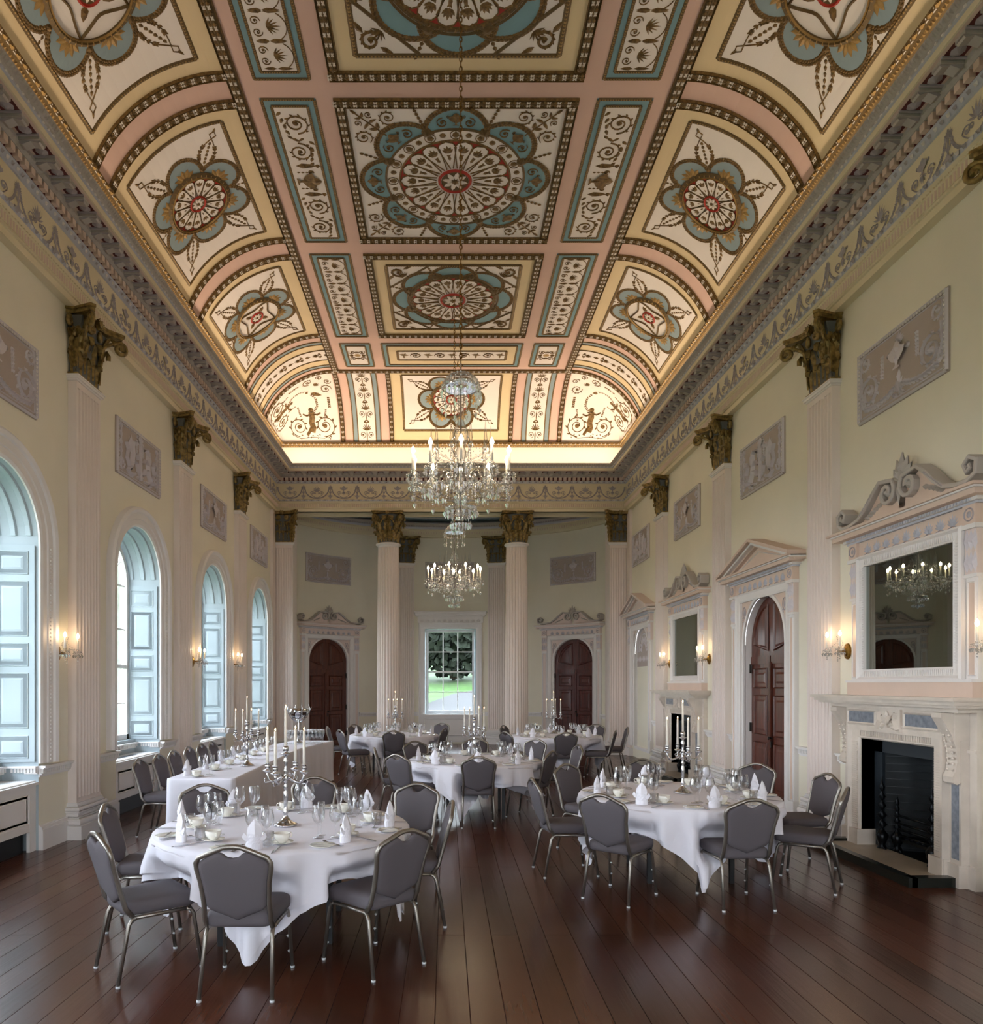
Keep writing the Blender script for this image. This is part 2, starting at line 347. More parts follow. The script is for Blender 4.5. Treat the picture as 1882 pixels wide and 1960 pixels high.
# ------------------------------------------------------------ the setting: floor, walls
LB=[-2.85,.47,3.79,7.10,10.42,13.75,17.10]; RB=[.7,4.0,7.32,10.64,13.98,17.30]
LP=[-1.2,2.12,5.44,8.74,12.02,15.37]; RP=[-1.0,2.28,5.58,8.88,12.16,15.54]
mb=MB(); mb.add([(-5.4,YR-.3,0),(5.4,YR-.3,0),(5.4,22.4,0),(-5.4,22.4,0)],[(0,1,2,3)],'floorboards'); struct('floor',mb)
def wall(mb,s0,s1,t0,t1,ops,mt,ds=99):
    cut={s0,s1}
    for c,w,b,sp,ar in ops:
        for i in range(17): cut.add(round(c-w*cos(pi*i/16),5))
    n=int((s1-s0)/ds)
    for i in range(1,n): cut.add(s0+(s1-s0)*i/n)
    cut=sorted(cut)
    def top(s,o):
        c,w,b,sp,ar=o; return sp+(math.sqrt(max(0,w*w-(s-c)**2)) if ar else 0)
    for a,b_ in zip(cut,cut[1:]):
        if b_-a<1e-4: continue
        o=[q for q in ops if abs((a+b_)/2-q[0])<q[1]]
        if o:
            o=o[0]; mb.add([(a,top(a,o),0),(b_,top(b_,o),0),(b_,t1,0),(a,t1,0)],[(0,1,2,3)],mt)
            if o[2]>t0: mb.add([(a,t0,0),(b_,t0,0),(b_,o[2],0),(a,o[2],0)],[(0,1,2,3)],mt)
        else: mb.add([(a,t0,0),(b_,t0,0),(b_,t1,0),(a,t1,0)],[(0,1,2,3)],mt)
WSP=3.27; WHW=.74
mb=MB(ML); wall(mb,YR,18.9,0,ZE,[(c,WHW,0,WSP,True) for c in LB],'wall'); struct('wall_left',mb)
DSP=2.38; DHW=.69
mb=MB(MR); wall(mb,YR,18.9,0,ZE,[(10.64,DHW,0,DSP,True),(17.30,.62,.27,2.52,True),(7.3,.6,.0,1.29,False),(13.96,.6,0,1.29,False)],'wall'); struct('wall_right',mb)
mb=MB(MBk); wall(mb,-4.5,4.5,0,ZE,[(-2.8,.5,.6,3.6,True),(0,.5,.6,3.6,True),(2.8,.5,.6,3.6,True)],'wall'); struct('wall_rear',mb)
mb=MB(MBow); sD=bow_s(-3.5); wall(mb,-EL/2,EL/2,0,ZS+.5,[(0,.76,.86,3.42,False),(sD,.64,0,2.42,True),(-sD,.64,0,2.42,True)],'wall',.18); struct('wall_back',mb)
# upper wall above the cornice, beam over the columns
mb=MB()
for sx in (-1,1): mb.add([(sx*XC,YR,ZE),(sx*XC,YE,ZE),(sx*XC,YE,Z0),(sx*XC,YR,Z0)],[(0,1,2,3)],'plain')
mb.add([(-XC,YE,ZE),(XC,YE,ZE),(XC,YE,Z0),(-XC,YE,Z0)],[(0,1,2,3)],'plain')
mb.add([(-XC,YRC,ZE),(XC,YRC,ZE),(XC,YRC,Z0),(-XC,YRC,Z0)],[(0,1,2,3)],'plain')
mb.box(-4.5,4.5,YB-.08,18.92,ZS,ZE-.01,'cream')
mb.box(-4.5,4.5,YE+.03,19.0,ZE-.05,Z0+.1,'cream')
struct('wall_upper',mb)
# bow ceiling
mb=MB(); P=[p for _,p in _tab[::8]]
mb.add([(x*1.02,y+.02,6.62) for x,y in P],[tuple(range(len(P)))],'bowblue')
for q in (.35,.5,.65,.8):
    for i in range(len(P)-1):
        (x0,y0),(x1,y1)=P[i],P[i+1]; f=lambda x,y,k:(x*k,EY+(y-EY)*k,6.6)
        mb.add([f(x0,y0,q),f(x1,y1,q),f(x1,y1,q+.03),f(x0,y0,q+.03)],[(0,1,2,3)],'flower')
mb.box(-4.6,4.6,18.85,18.95,6.1,6.7,'cream')
struct('ceiling_back',mb)
# bow entablature
mb=MB(MBow)
def sweep(mb,prof,s0,s1,n,mts):
    "prof: (h,t) points swept along s"
    for k in range(len(prof)-1):
        (h0,t0),(h1,t1)=prof[k],prof[k+1]; r=[[(s0+(s1-s0)*i/n,t0,h0),(s0+(s1-s0)*i/n,t1,h1)] for i in range(n+1)]
        mb.loft(r,mts[k] if isinstance(mts,(list,tuple)) else mts,False)
e=EL/2-.1
sweep(mb,[(0,ZS),(.08,ZS),(.08,6.2),(.1,6.2),(.1,6.34),(.15,6.36),(.17,6.40),(.17,6.42),(.22,6.46),(.26,6.5),(.26,6.52),(.02,6.62)],-e,e,90,['cream','cream','cream','cream','cream','greyblue','greyblue','grey','grey','grey','lilac'])
n=150
for i in range(n):
    s=-e+2*e*(i+.5)/n; mb.box(s-.012,s+.012,6.23,6.29,.1,.112,'pinkp'); mb.box(s-.02,s+.02,6.42,6.455,.17,.21,'lilac')
struct('trim_1',mb)
# ------------------------------------------------------------ entablature round the room
PROF=[(.0,ZS),(.10,ZS),(.10,6.20),(.12,6.205),(.12,6.23),(.125,6.23),(.125,6.325),(.14,6.335),(.14,6.35),(.17,6.375),(.19,6.41),(.10,6.415),
 (.10,6.83),(.12,6.835),(.17,6.875),(.18,6.88),(.18,6.955),(.24,6.96),(.27,6.99),(.27,7.0),(.27,7.035),(.50,7.035),(.50,7.04),(.52,7.04),(.52,7.105),(.54,7.11),(.54,7.13),(.56,7.14),(.60,7.19),(.60,7.2),(.0,7.2)]
PM=['cream','cream','cream','cream','cream','cream','cream','cream','cream','greyblue','greyblue','cream','greyblue','greyblue','greyblue','oxblood','grey','grey','grey','grey','pinkp','pinkp','cream','cream','greyblue','greyblue','grey','grey','grey','cream']
# PM has one material per profile segment
def corner(side,end,p):
    "position along the run where the mitre falls"
    y1=YB-p; y0=YR+p; x=XW-p
    return {'s':(y0,y1),'e':(-x,x)}[side][end]
PM=PM[:len(PROF)-1]
def entab(name,M,side,det=True):
    mb=MB(M)
    for k in range(len(PROF)-1):
        (p0,z0),(p1,z1)=PROF[k],PROF[k+1]
        a0,b0=corner(side,0,p0),corner(side,1,p0); a1,b1=corner(side,0,p1),corner(side,1,p1)
        mb.add([(a0,z0,p0),(b0,z0,p0),(b1,z1,p1),(a1,z1,p1)],[(0,1,2,3)],PM[k])
    o=struct(name,mb)
    if not det: return o
    s0,s1=corner(side,0,.1),corner(side,1,.1); s0=max(s0,5.2) if side=='s' else s0
    # flutes on the fascia, tongue and bead rows
    mb=MB(M); n=int((s1-s0)/.05)
    for i in range(n):
        s=s0+(s1-s0)*(i+.5)/n; mb.add([(s-.014,6.232,.126),(s+.014,6.232,.126),(s+.014,6.318,.126),(s-.014,6.318,.126),(s,6.232,.136),(s,6.318,.136)],[(0,4,5,3),(4,1,2,5)],'pinkp')
        mb.add([(s-.012,6.205,.121),(s+.012,6.205,.121),(s,6.228,.135)],[(0,1,2)],'cream')
        mb.box(s-.008,s+.008,6.337,6.349,.14,.15,'cream')
    mb.build('fluting',o)
    mb=MB(M); n=int((s1-s0)/.085)
    for i in range(n):
        s=s0+(s1-s0)*(i+.5)/n
        for t,h,g in ((6.393,.185,.03),(6.855,.145,.028)):
            mb.add([(s-g,t+.016,h+.012),(s+g,t+.016,h+.012),(s+g*.5,t-.016,h),(s-g*.5,t-.016,h),(s,t,h+.03)],[(0,1,4),(1,2,4),(2,3,4),(3,0,4)],'flower' if i%2 else 'lilac')
        mb.box(s-.012,s+.012,7.112,7.128,.54,.553,'flower')
        for q in (-.021,.021): mb.add([(s+q-.012,7.145,.568),(s+q+.012,7.145,.568),(s+q+.012,7.185,.602),(s+q-.012,7.185,.602),(s+q,7.16,.60)],[(0,1,4),(1,2,4),(2,3,4),(3,0,4)],'grey')
        mb.add([(s-.03,6.965,.245),(s+.03,6.965,.245),(s,6.99,.285)],[(0,1,2)],'grey')
    mb.build('egg_and_dart',o)
    a,b=corner(side,0,.2),corner(side,1,.2); a=max(a,5.2) if side=='s' else a
    mb=MB(M); n=int((b-a)/.115)
    for i in range(n): s=a+(b-a)*(i+.5)/n; mb.box(s-.035,s+.035,6.884,6.955,.18,.235,'pinkp')
    mb.build('dentils',o)
    a,b=corner(side,0,.42),corner(side,1,.42); a=max(a,5.2) if side=='s' else a
    mb=MB(M); n=int((b-a)/.285)
    for i in range(n):
        s=a+(b-a)*(i+.5)/n
        mb.box(s-.06,s+.06,7.0,7.034,.27,.47,'grey')
        P=[(.27,6.975),(.30,6.965),(.34,6.98),(.38,6.995),(.42,6.985),(.455,6.975),(.47,6.99),(.47,7.01)]
        mb.loft([[(s+q,t,h) for h,t in P] for q in (-.045,.045)],'grey',False); 
        for q in (-.045,.045): mb.add([(s+q,t,h) for h,t in P]+[(s+q,7.01,.27)],[tuple(range(9))],'lilac')
        mb.box(s-.09,s-.07,7.02,7.035,.27,.48,'lilac')
        # red coffer with a rosette between brackets
        u=s+(b-a)/n/2; mb.add([(u-.075,7.033,.30),(u+.075,7.033,.30),(u+.075,7.033,.47),(u-.075,7.033,.47)],[(0,1,2,3)],'oxblood')
        k=8; mb.add([(u+.06*cos(2*pi*j/k),7.03,.385+.06*sin(2*pi*j/k)) for j in range(k)]+[(u,7.0,.385)],[(j,(j+1)%k,k) for j in range(k)],'lilac')
    mb.build('modillions',o)
    # frieze ornament
    mf=lambda x,y,h:M(x,y,.10+h); mb=MB(mf); n=max(1,round((s1-s0)/.70)); u=(s1-s0)/n
    for i in range(n):
        s=s0+u*(i+.5); g='lilac'; z=6.42
        if i%2: mb.anthemion(s,z+.20,pi/2,.17,g)
        else: mb.urn(s,z+.27,pi/2,.15,g); mb.anthemion(s,z+.2,-pi/2,.09,g,vol=False)
        for q in (-1,1):
            mb.spiral(s+q*.11,z+.17,.055,g,pi/2-q*pi/2,q,1.2,.012,leaves=False,n=12)
            mb.stroke([(s+q*.16*(k/5),z+.06+.10*(k/5)**2) for k in range(6)],.012,g)
            P=[(s+q*(u/2-.03)*sin(pi/2*k/8),z+.04+.29*(1-cos(pi/2*k/8))**1.1) for k in range(9)]; mb.chain(P,g,.030,.018)
        x=s+u/2
        if i<n-1:
            mb.stroke([(x,z+.03),(x,z+.36)],.018,g); mb.urn(x,z+.08,pi/2,.11,g); mb.anthemion(x,z+.28,pi/2,.1,g,vol=False)
            for q in (-1,1): mb.leaf(x,z+.3,pi/2+q*2.3,.1,.03,g); mb.leaf(x,z+.15,pi/2+q*.5,.09,.02,g)
    mb.build('frieze_ornament',o)
    return o
entab('trim_2',ML,'s'); entab('trim_3',MR,'s'); entab('trim_4',MBm,'e'); entab('trim_5',MBk,'e',False)
# gilded moulding at the foot of the cove
def gold_foot(name,f,a,b,det=True):
    mb=MB(f)
    r=[(0,7.87),(.03,7.875),(.05,7.90),(.08,7.93),(.09,7.97),(.06,8.0),(0,8.02)]
    for k in range(6): mb.add([(a,r[k][1],r[k][0]),(b,r[k][1],r[k][0]),(b,r[k+1][1],r[k+1][0]),(a,r[k+1][1],r[k+1][0])],[(0,1,2,3)],['giltdark','gilt','giltdark','gilt','giltdark','gilt'][k])
    if det:
        n=int((b-a)/.11)
        for i in range(n):
            s=a+(b-a)*(i+.5)/n
            for q in (-1,1): mb.add([(s-.05,7.935,.07),(s,7.935+q*.03,.075),(s+.05,7.935,.07),(s,7.935+q*.012,.105)],[(0,1,3),(1,2,3)],'giltbright')
            mb.add([(s+.03,7.915,.07),(s+.075,7.915,.07),(s+.055,7.955,.09)],[(0,1,2)],'flower')
        n=int((b-a)/.045)
        for i in range(n): s=a+(b-a)*(i+.5)/n; mb.add([(s-.014,7.872,.03),(s+.014,7.872,.03),(s,7.892,.055)],[(0,1,2)],'giltbright')
    return struct(name,mb)
gold_foot('trim_6',lambda s,t,h:(-XC+h,s,t),YRC,YE); gold_foot('trim_7',lambda s,t,h:(XC-h,s,t),YRC,YE)
gold_foot('trim_8',lambda s,t,h:(s,YE-h,t),-XC,XC); gold_foot('trim_9',lambda s,t,h:(s,YRC+h,t),-XC,XC,False)
# ------------------------------------------------------------ ceiling
def cove(d): # distance inward from the foot -> height
    if d>=CE: return ZC
    return ZC-RA*(1-math.sqrt(max(0,1-((CE-d)/RA)**2)))
mb=MB()
NS=14
def arc(i): # i 0..NS from flat edge outward: (offset from flat edge, z)
    a=TH*i/NS; return RA*sin(a),ZC-RA*(1-cos(a))
mb.add([(-XF,YRC+CE,ZC),(XF,YRC+CE,ZC),(XF,YF,ZC),(-XF,YF,ZC)],[(0,1,2,3)],'ceilpink')
for i in range(NS):
    (o0,z0),(o1,z1)=arc(i),arc(i+1)
    for sx in (-1,1):
        mb.add([(sx*(XF+o0),YRC+CE-o0,z0),(sx*(XF+o0),YF+o0,z0),(sx*(XF+o1),YF+o1,z1),(sx*(XF+o1),YRC+CE-o1,z1)],[(0,1,2,3)],'ceilpink',True)
    for y,g in ((YF,1),(YRC+CE,-1)):
        mb.add([(-XF-o0,y+g*o0,z0),(XF+o0,y+g*o0,z0),(XF+o1,y+g*o1,z1),(-XF-o1,y+g*o1,z1)],[(0,1,2,3)],'ceilpink',True)
ceil=struct('ceiling',mb)
def MF(s,t,h): return (s,t,ZC-h)
def MCL(s,t,h): q=t/RA; return (-(XF+(RA-h)*sin(q)),s,ZC-RA+(RA-h)*cos(q))
def MCR(s,t,h): q=t/RA; return ((XF+(RA-h)*sin(q)),s,ZC-RA+(RA-h)*cos(q))
def MCE(s,t,h): q=t/RA; return (s,YF+(RA-h)*sin(q),ZC-RA+(RA-h)*cos(q))
G='gilt'
def scroll_run(mb,x,y0,y1,w,n,g=G):
    "rinceau of alternating scrolls between y0 and y1"
    d=(y1-y0)/n
    for i in range(n):
        y=y0+d*(i+.5); q=1 if i%2 else -1
        mb.spiral(x-q*w*.05,y,min(w*.42,d*.48),g,-q*pi/2,q,1.7,.022,.006,.016)
        for k in range(5): mb.leaf(x+q*w*.33,y-d*.4+d*.2*k,pi/2+q*.4*(k-2),d*.2,d*.1,g,.006,.016)
        if i<n-1: mb.leaf(x+q*w*.2,y+d*.5,pi/2+q,w*.3,w*.12,g,.006,.016); mb.leaf(x-q*w*.2,y+d*.5,pi/2-q,w*.25,w*.1,g,.006,.016)
def panel_border(x0,x1,y0,y1,M=MF,kind='garland'):
    p=MB(M)
    return p
def part(mb,name,par): o=mb.build(name,par); return o
def coffer_big(yc,M,kind):
    y0,y1=yc-1.5,yc+1.5
    mb=MB(M); mb.rect(-1.55,1.55,y0,y1,'ceilyellow' if kind=='A' else 'ceilwhite',.002)
    for a in ((-1.55,y0+.07,1.55,y0+.07),(-1.55,y1-.07,1.55,y1-.07),(-1.48,y0+.14,-1.48,y1-.14),(1.48,y0+.14,1.48,y1-.14)): mb.garland(*a,.14)
    o=part(mb,'coffer_panel',ceil)
    fx=1.19 if kind=='A' else 1.41; fy=1.15 if kind=='A' else 1.36
    mb=MB(M)
    if kind=='A':
        mb.rect(-fx,fx,yc-fy,yc+fy,'ceilwhite',.004); mb.frame(-fx,fx,yc-fy,yc+fy,.07,'giltdark',.005,.02,.014)
    # lobes
    if kind=='A': R,lr,ld,NL=.86,.42,.70,8
    else: R,lr,ld,NL=1.0,.41,.935,8
    for k in range(NL):
        a=2*pi*k/NL+ (pi/NL if kind=='C' else 0); cx,cy=ld*cos(a),yc+ld*sin(a)
        mb.disc(cx,cy,lr,'ceilblue',.006,2,24)
        P=mb.arcpts(cx,cy,lr+.01,a-1.75,a+1.75,16)
        mb.stroke(P,.02,'giltdark',.006,.012); mb.chain(P,G,.075,.05,.008,.018)
        b=a+pi/NL
        for j in range(6): q=R+.05+.065*j; mb.leaf(q*cos(b),yc+q*sin(b),b,.07,.05,G,.006,.018)
        mb.dot(R*cos(b),yc+R*sin(b),.07,'giltdark',.02,.03,6)
        if kind=='B':
            mb.urn(1.17*cos(a),yc+1.17*sin(a),a,.2,G,.008,.02)
            for q in (-1,1): mb.spiral(1.12*cos(a+q*.16),yc+1.12*sin(a+q*.16),.085,G,a,q,1.4,.014,.008,.014,14,False)
    mb.build('lobed_flower',o)
    mb=MB(M)
    mb.disc(0,yc,R,'ceilwhite',.010,2,48); mb.ring(0,yc,R,.035,'giltdark',.010,.022,72)
    if kind=='B':
        for k in range(16):
            a=2*pi*k/16; q=.9; mb.ring(q*cos(a),yc+q*sin(a),.075,.012,G,.012,.01,14); mb.leaf((q-.06)*cos(a),yc+(q-.06)*sin(a),a,.12,.10,G,.012,.012)
            b=a+pi/16; mb.dot(q*cos(b),yc+q*sin(b),.045,G,.012,.01)
        pr=.80
    else:
        mb.ring(0,yc,R-.06,.08,'giltdark',.010,.02,72); pr=.78
        for k in range(48): a=2*pi*k/48; mb.leaf((R-.09)*cos(a),yc+(R-.09)*sin(a),a+.5,.07,.04,G,.024,.014)
    mb.ring(0,yc,pr,.03,G,.010,.018,72)
    NP=18
    mb.disc(0,yc,pr,'red',.012,1,36,pr*.84)
    for k in range(NP):
        a=2*pi*k/NP; c,d=cos(a),sin(a); wd=pr*sin(pi/NP)*.92; rr=pr-wd-.01
        P=[(.27,.02)]+[(rr+wd*cos(q),wd*sin(q)) for q in (pi/2,pi/4,0,-pi/4,-pi/2)]+[(.27,-.02)]
        Q=[(x*c-y*d,yc+x*d+y*c) for x,y in P]
        mb.add([(x,y,.014) for x,y in Q],[tuple(range(7))],'ceilwhite'); mb.stroke(Q,.018,G,.014,.014)
        for j in range(-2,3): mb.leaf((rr-.1)*c,yc+(rr-.1)*d,a+j*.38,.15-.02*abs(j),.05,G,.014,.014)
        mb.leaf(.42*c,yc+.42*d,a,.12,.05,G,.014,.012); mb.leaf(.5*c,yc+.5*d,a+.6,.05,.025,G,.014,.01); mb.leaf(.5*c,yc+.5*d,a-.6,.05,.025,G,.014,.01)
    mb.ring(0,yc,.225,.045,'red',.014,.03,32); mb.disc(0,yc,.2,'giltdark',.02,1,20)
    for k in range(8): a=2*pi*k/8+.2; mb.leaf(.03*cos(a),yc+.03*sin(a),a,.165,.075,'flower',.022,.03)
    mb.dot(0,yc,.05,G,.03,.04)
    mb.build('rose',o)
    mb=MB(M)
    for sx in (-1,1):
        for sy in (-1,1):
            x,y=sx*fx,yc+sy*fy; a=math.atan2(-sy,-sx)
            if kind=='A':
                mb.line(sx*fx,yc+sy*.42,sx*.42,yc+sy*fy,.05,'giltdark',.006,.02)
                mb.spiral(x-sx*.2,y-sy*.2,.13,G,a,sx*sy,1.3,.035,.006,.024); mb.anthemion(x-sx*.33,y-sy*.33,a+pi,.17,G,.006,.02,False)
                mb.leaf(x-sx*.12,y-sy*.3,a+1.4*sx*sy,.2,.07,G,.006,.02); mb.leaf(x-sx*.3,y-sy*.12,a-1.4*sx*sy,.2,.07,G,.006,.02)
            else:
                mb.stroke([(x-sx*(.06+.42*k/6),y-sy*(.06+.42*k/6)) for k in range(7)],.018,G,.006,.012)
                mb.leaf(x-sx*.12,y-sy*.12,a+pi,.12,.05,G,.006,.014)
                for q in (-1,1):
                    mb.leaf(x-sx*.18,y-sy*.18,a+pi+q*.9,.10,.045,G,.006,.014); mb.leaf(x-sx*.26,y-sy*.26,a+q*1.3,.13,.05,G,.006,.014); mb.leaf(x-sx*.38,y-sy*.38,a+pi+q*.7,.13,.06,G,.006,.016)
                mb.spiral(x-sx*.52,y-sy*.17,.125,G,a,sx*sy,1.6,.014,.006,.012); mb.spiral(x-sx*.17,y-sy*.52,.125,G,a,-sx*sy,1.6,.014,.006,.012)
                mb.spiral(x-sx*.27,y-sy*.12,.055,G,a,sx*sy,1.3,.012,.006,.010,12,False); mb.spiral(x-sx*.12,y-sy*.27,.055,G,a,-sx*sy,1.3,.012,.006,.010,12,False)
    mb.build('corner_ornament',o)
    return o
def blue_panel(x0,x1,y0,y1,M,orn):
    mb=MB(M); mb.rect(x0,x1,y0,y1,'ceilblue',.002); mb.frame(x0+.02,x1-.02,y0+.02,y1-.02,.045,'giltdark',.003,.02,.011)
    b=.125; mb.rect(x0+b,x1-b,y0+b,y1-b,'ceilwhite' if orn!='strip' else 'ceilyellow',.006); mb.frame(x0+b,x1-b,y0+b,y1-b,.04,'giltdark',.006,.018,.010)
    o=part(mb,'coffer_panel',ceil); mb=MB(M); xc=(x0+x1)/2; yc=(y0+y1)/2; w=x1-x0-2*b-.05
    if orn=='scroll':
        d=y1-y0-2*b-.08; a=y0+b+.04
        scroll_run(mb,xc,a,a+d*.38,w,2); scroll_run(mb,xc,y1-b-.04-d*.38,y1-b-.04,w,2)
        mb.urn(xc,yc,-pi/2 if 0 else 0,.34,G,.006,.03)
        for q in (-1,1):
            mb.leaf(xc-.14,yc+q*.3,0,.3,.1,G,.006,.03); mb.dot(xc+.17,yc+q*.3,.035,G,.006,.03)
            for k in range(4): mb.leaf(xc-.15+.06*k,yc+q*.17,0,.055,.03,G,.006,.014)
    elif orn=='anth':
        n=7; d=(y1-y0-2*b-.08)/n
        for i in range(n):
            y=y0+b+.04+d*(i+.5)
            mb.anthemion(xc-.02,y,0,.17,G,.006,.014,False)
            for q in (-1,1): mb.spiral(xc-.13,y+q*.07,.06,G,0,q,1.4,.012,.006,.01,14,False); mb.leaf(xc-.02,y+q*d*.48,pi,.16,.05,G,.006,.014); mb.leaf(xc-.02,y+q*d*.48,0,.2,.05,G,.006,.014)
            mb.ring(xc+.02,y,.19,.012,G,.006,.01,10,-1.0,1.0)
    elif orn=='square':
        mb.dot(xc,yc,.07,'giltbright',.006,.02,12)
        for k in range(4):
            a=pi/2*k
            mb.anthemion(xc+.09*cos(a),yc+.11*sin(a),a,.12,G,.006,.014,False)
            b2=a+pi/4; mb.spiral(xc+.15*cos(b2),yc+.22*sin(b2),.08,G,b2,1 if k%2 else -1,1.3,.014,.006,.012,14,False)
    elif orn=='strip':
        mb.rect(x0+.34,x1-.34,yc-.22,yc+.22,'ceilwhite',.008); mb.frame(x0+.34,x1-.34,yc-.22,yc+.22,.06,'gilt',.008,.02)
        for k in range(9):
            x=x0+.34+(x1-x0-.68)*(k+.5)/9
            if k%2: mb.spiral(x,yc,.12,G,pi if k<4 else 0,1 if k<4 else -1,1.5,.018,.01,.014)
            else: mb.leaf(x-.1,yc-.05,.2,.22,.1,G,.01,.02); mb.leaf(x,yc,pi/2,.14,.05,G,.01,.02); mb.leaf(x,yc,-1.2,.13,.04,G,.01,.02)
    mb.build('relief_ornament',o); return o
YCB=10.68; rows=[(YCB+3.32,'A'),(YCB,'B'),(YCB-3.27,'A'),(YCB-6.59,'B'),(YCB-9.9,'A')]
for yc,k in rows:
    if yc>3: coffer_big(yc,MF,k)
    for sx in (-1,1):
        x0,x1=sorted((sx*1.77,sx*2.48))
        if yc>3: blue_panel(x0,x1,yc-1.5,yc+1.5,MF,'scroll' if k=='B' else 'anth')
blue_panel(-1.55,1.55,15.78,16.95,MF,'strip')
for sx in (-1,1): x0,x1=sorted((sx*1.77,sx*2.45)); blue_panel(x0,x1,15.78,16.95,MF,'square')
# long garlands at the edge of the flat, and across at its end
mb=MB(MF)
for sx in (-1,1): mb.garland(sx*2.73,2.5,sx*2.73,YF+.06,.16)
mb.garland(-2.8,YF,2.8,YF,.13); mb.build('garland_moulding',ceil)
def medallion(mb,cx,cy,kind,z=1.0):
    for k in range(6):
        a=pi/3*k; x,y=cx+.50*z*cos(a),cy+.50*z*sin(a)
        mb.disc(x,y,.25*z,'ceilgrey',.008,2,20)
        P=mb.arcpts(x,y,.26*z,a-1.8,a+1.8,14); mb.stroke(P,.02,'giltdark',.008,.012); mb.chain(P,G,.06,.045,.009,.016)
        for j in range(-2,3): mb.leaf(cx+.45*z*cos(a),cy+.45*z*sin(a),a+j*.55,.17*z,.075*z,'giltbright',.012,.02)
        b=a+pi/6; big=.36 if k%3!=1 else .2
        mb.dot(cx+.52*z*cos(b),cy+.52*z*sin(b),.04,G,.01,.03,6)
        if big>.3: mb.pendant(cx+.54*z*cos(b),cy+.54*z*sin(b),b+(.05 if abs(cos(b))>.5 and sin(b)*cos(b)>0 else -.05),.60*z,G,.006,.016)
        else:
            for q in (-1,1): mb.spiral(cx+q*.07,cy+sin(b)*.60*z,.045,G,b,q,1.2,.012,.006,.012,12,False)
            for j in range(3): mb.leaf(cx+(.55+.05*j)*z*cos(b),cy+(.55+.055*j)*z*sin(b),b,.06,.035,G,.006,.014)
    mb.disc(cx,cy,.47*z,'ceilwhite',.02,3,40); mb.ring(cx,cy,.455*z,.075*z,'giltdark',.018,.035,48); mb.ring(cx,cy,.43*z,.02,'giltbright',.04,.02,48)
    for k in range(40): a=2*pi*k/40; mb.leaf(cx+.435*z*cos(a),cy+.435*z*sin(a),a,.05,.02,'giltbright',.045,.012)
    if kind=='rose':
        mb.disc(cx,cy,.42*z,'red',.023,1,36,.33*z); NP=14; pr=.42*z
        for k in range(NP):
            a=2*pi*k/NP; c,d=cos(a),sin(a); wd=pr*sin(pi/NP)*.9; rr=pr-wd-.01
            P=[(.13,.012)]+[(rr+wd*cos(q),wd*sin(q)) for q in (pi/2,pi/4,0,-pi/4,-pi/2)]+[(.13,-.012)]; Q=[(cx+x*c-y*d,cy+x*d+y*c) for x,y in P]
            mb.add([(x,y,.026) for x,y in Q],[tuple(range(7))],'ceilwhite'); mb.stroke(Q,.012,'giltdark',.026,.012)
            for j in (-1,0,1): mb.leaf(cx+(rr-.06)*c,cy+(rr-.06)*d,a+j*.5,.10,.045,G,.026,.01)
            mb.leaf(cx+.19*c,cy+.19*d,a,.07,.025,G,.026,.01)
        ro=.115
    else:
        Q=[]
        for k in range(4):
            a0=pi/4+pi/2*k; P=[]
            for j in range(9):
                q=-1+2*j/8; a=a0+pi/4+q*pi/4; rr=.42*z*(.56+.44*q*q); P.append((cx+rr*cos(a),cy+rr*sin(a)))
            mb.stroke(P,.03,'giltdark',.023,.025)
            mb.leaf(cx+.13*cos(a0),cy+.13*sin(a0),a0,.16,.09,G,.024,.02)
        ro=.12
    mb.ring(cx,cy,ro*z,.035*z,'red',.028,.02,24); mb.disc(cx,cy,ro*.9*z,'giltdark',.03,1,16)
    for k in range(8): a=2*pi*k/8; mb.leaf(cx+.015*cos(a),cy+.015*sin(a),a,.085*z,.045*z,'flower',.032,.02)
    mb.dot(cx,cy,.025,G,.04,.02)
def cove_bay(M,yc,kind,w=1.48):
    mb=MB(M); y0,y1=yc-w,yc+w
    mb.rect(y0,y1,.06,AL-.02,'ceilyellow',.002)
    for y in (y0+.06,y1-.06): mb.garland(y,.05,y,AL-.02,.13)
    a,b,c,d=y0+.32,y1-.32,.31,1.86
    mb.rect(a,b,c,d,'ceilwhite',.005); mb.frame(a,b,c,d,.06,'giltdark',.005,.018,.012)
    o=part(mb,'cove_panel',ceil); mb=MB(M); medallion(mb,yc,(c+d)/2,kind,1.06); mb.build('medallion',o)
for yc,k in ((rows[0][0],'star'),(rows[1][0],'rose'),(rows[2][0],'star'),(rows[3][0],'rose')):
    for M in (MCL,MCR): cove_bay(M,yc,k)
for M in (MCL,MCR):
    mb=MB(M)
    mb.rect(15.72,15.84,.06,AL-.02,'ceilgrey',.004); mb.rect(16.84,16.96,.06,AL-.02,'ceilgrey',.004); mb.rect(15.84,16.84,.06,AL-.02,'ceilyellow',.003)
    for y in (15.72,15.84,16.84,16.96): mb.line(y,.05,y,AL-.02,.03,'giltdark',.004,.014); mb.beads(y,.05,y,AL-.02,.010,'giltbright',.016)
    mb.rect(16.1,16.58,.06,AL-.02,'ceilwhite',.006)
    for y in (16.1,16.58): mb.line(y,.05,y,AL-.02,.04,'giltdark',.006,.016)
    mb.garland(YF,.05,YF,AL-.02,.12)
    o=part(mb,'cove_panel',ceil); mb=MB(M)
    for i in range(5):
        t=.25+i*.42
        mb.anthemion(16.34,t,pi/2 if 1 else 0,.14,G,.008,.014,True); mb.leaf(16.34,t+.15,pi/2,.12,.04,G,.008,.014)
        for q in (-1,1): mb.leaf(16.34,t-.08,pi/2+q*1.2,.15,.05,G,.008,.014); mb.leaf(16.34,t-.13,-pi/2+q*.5,.1,.04,G,.008,.014)
    mb.build('relief_ornament',o)
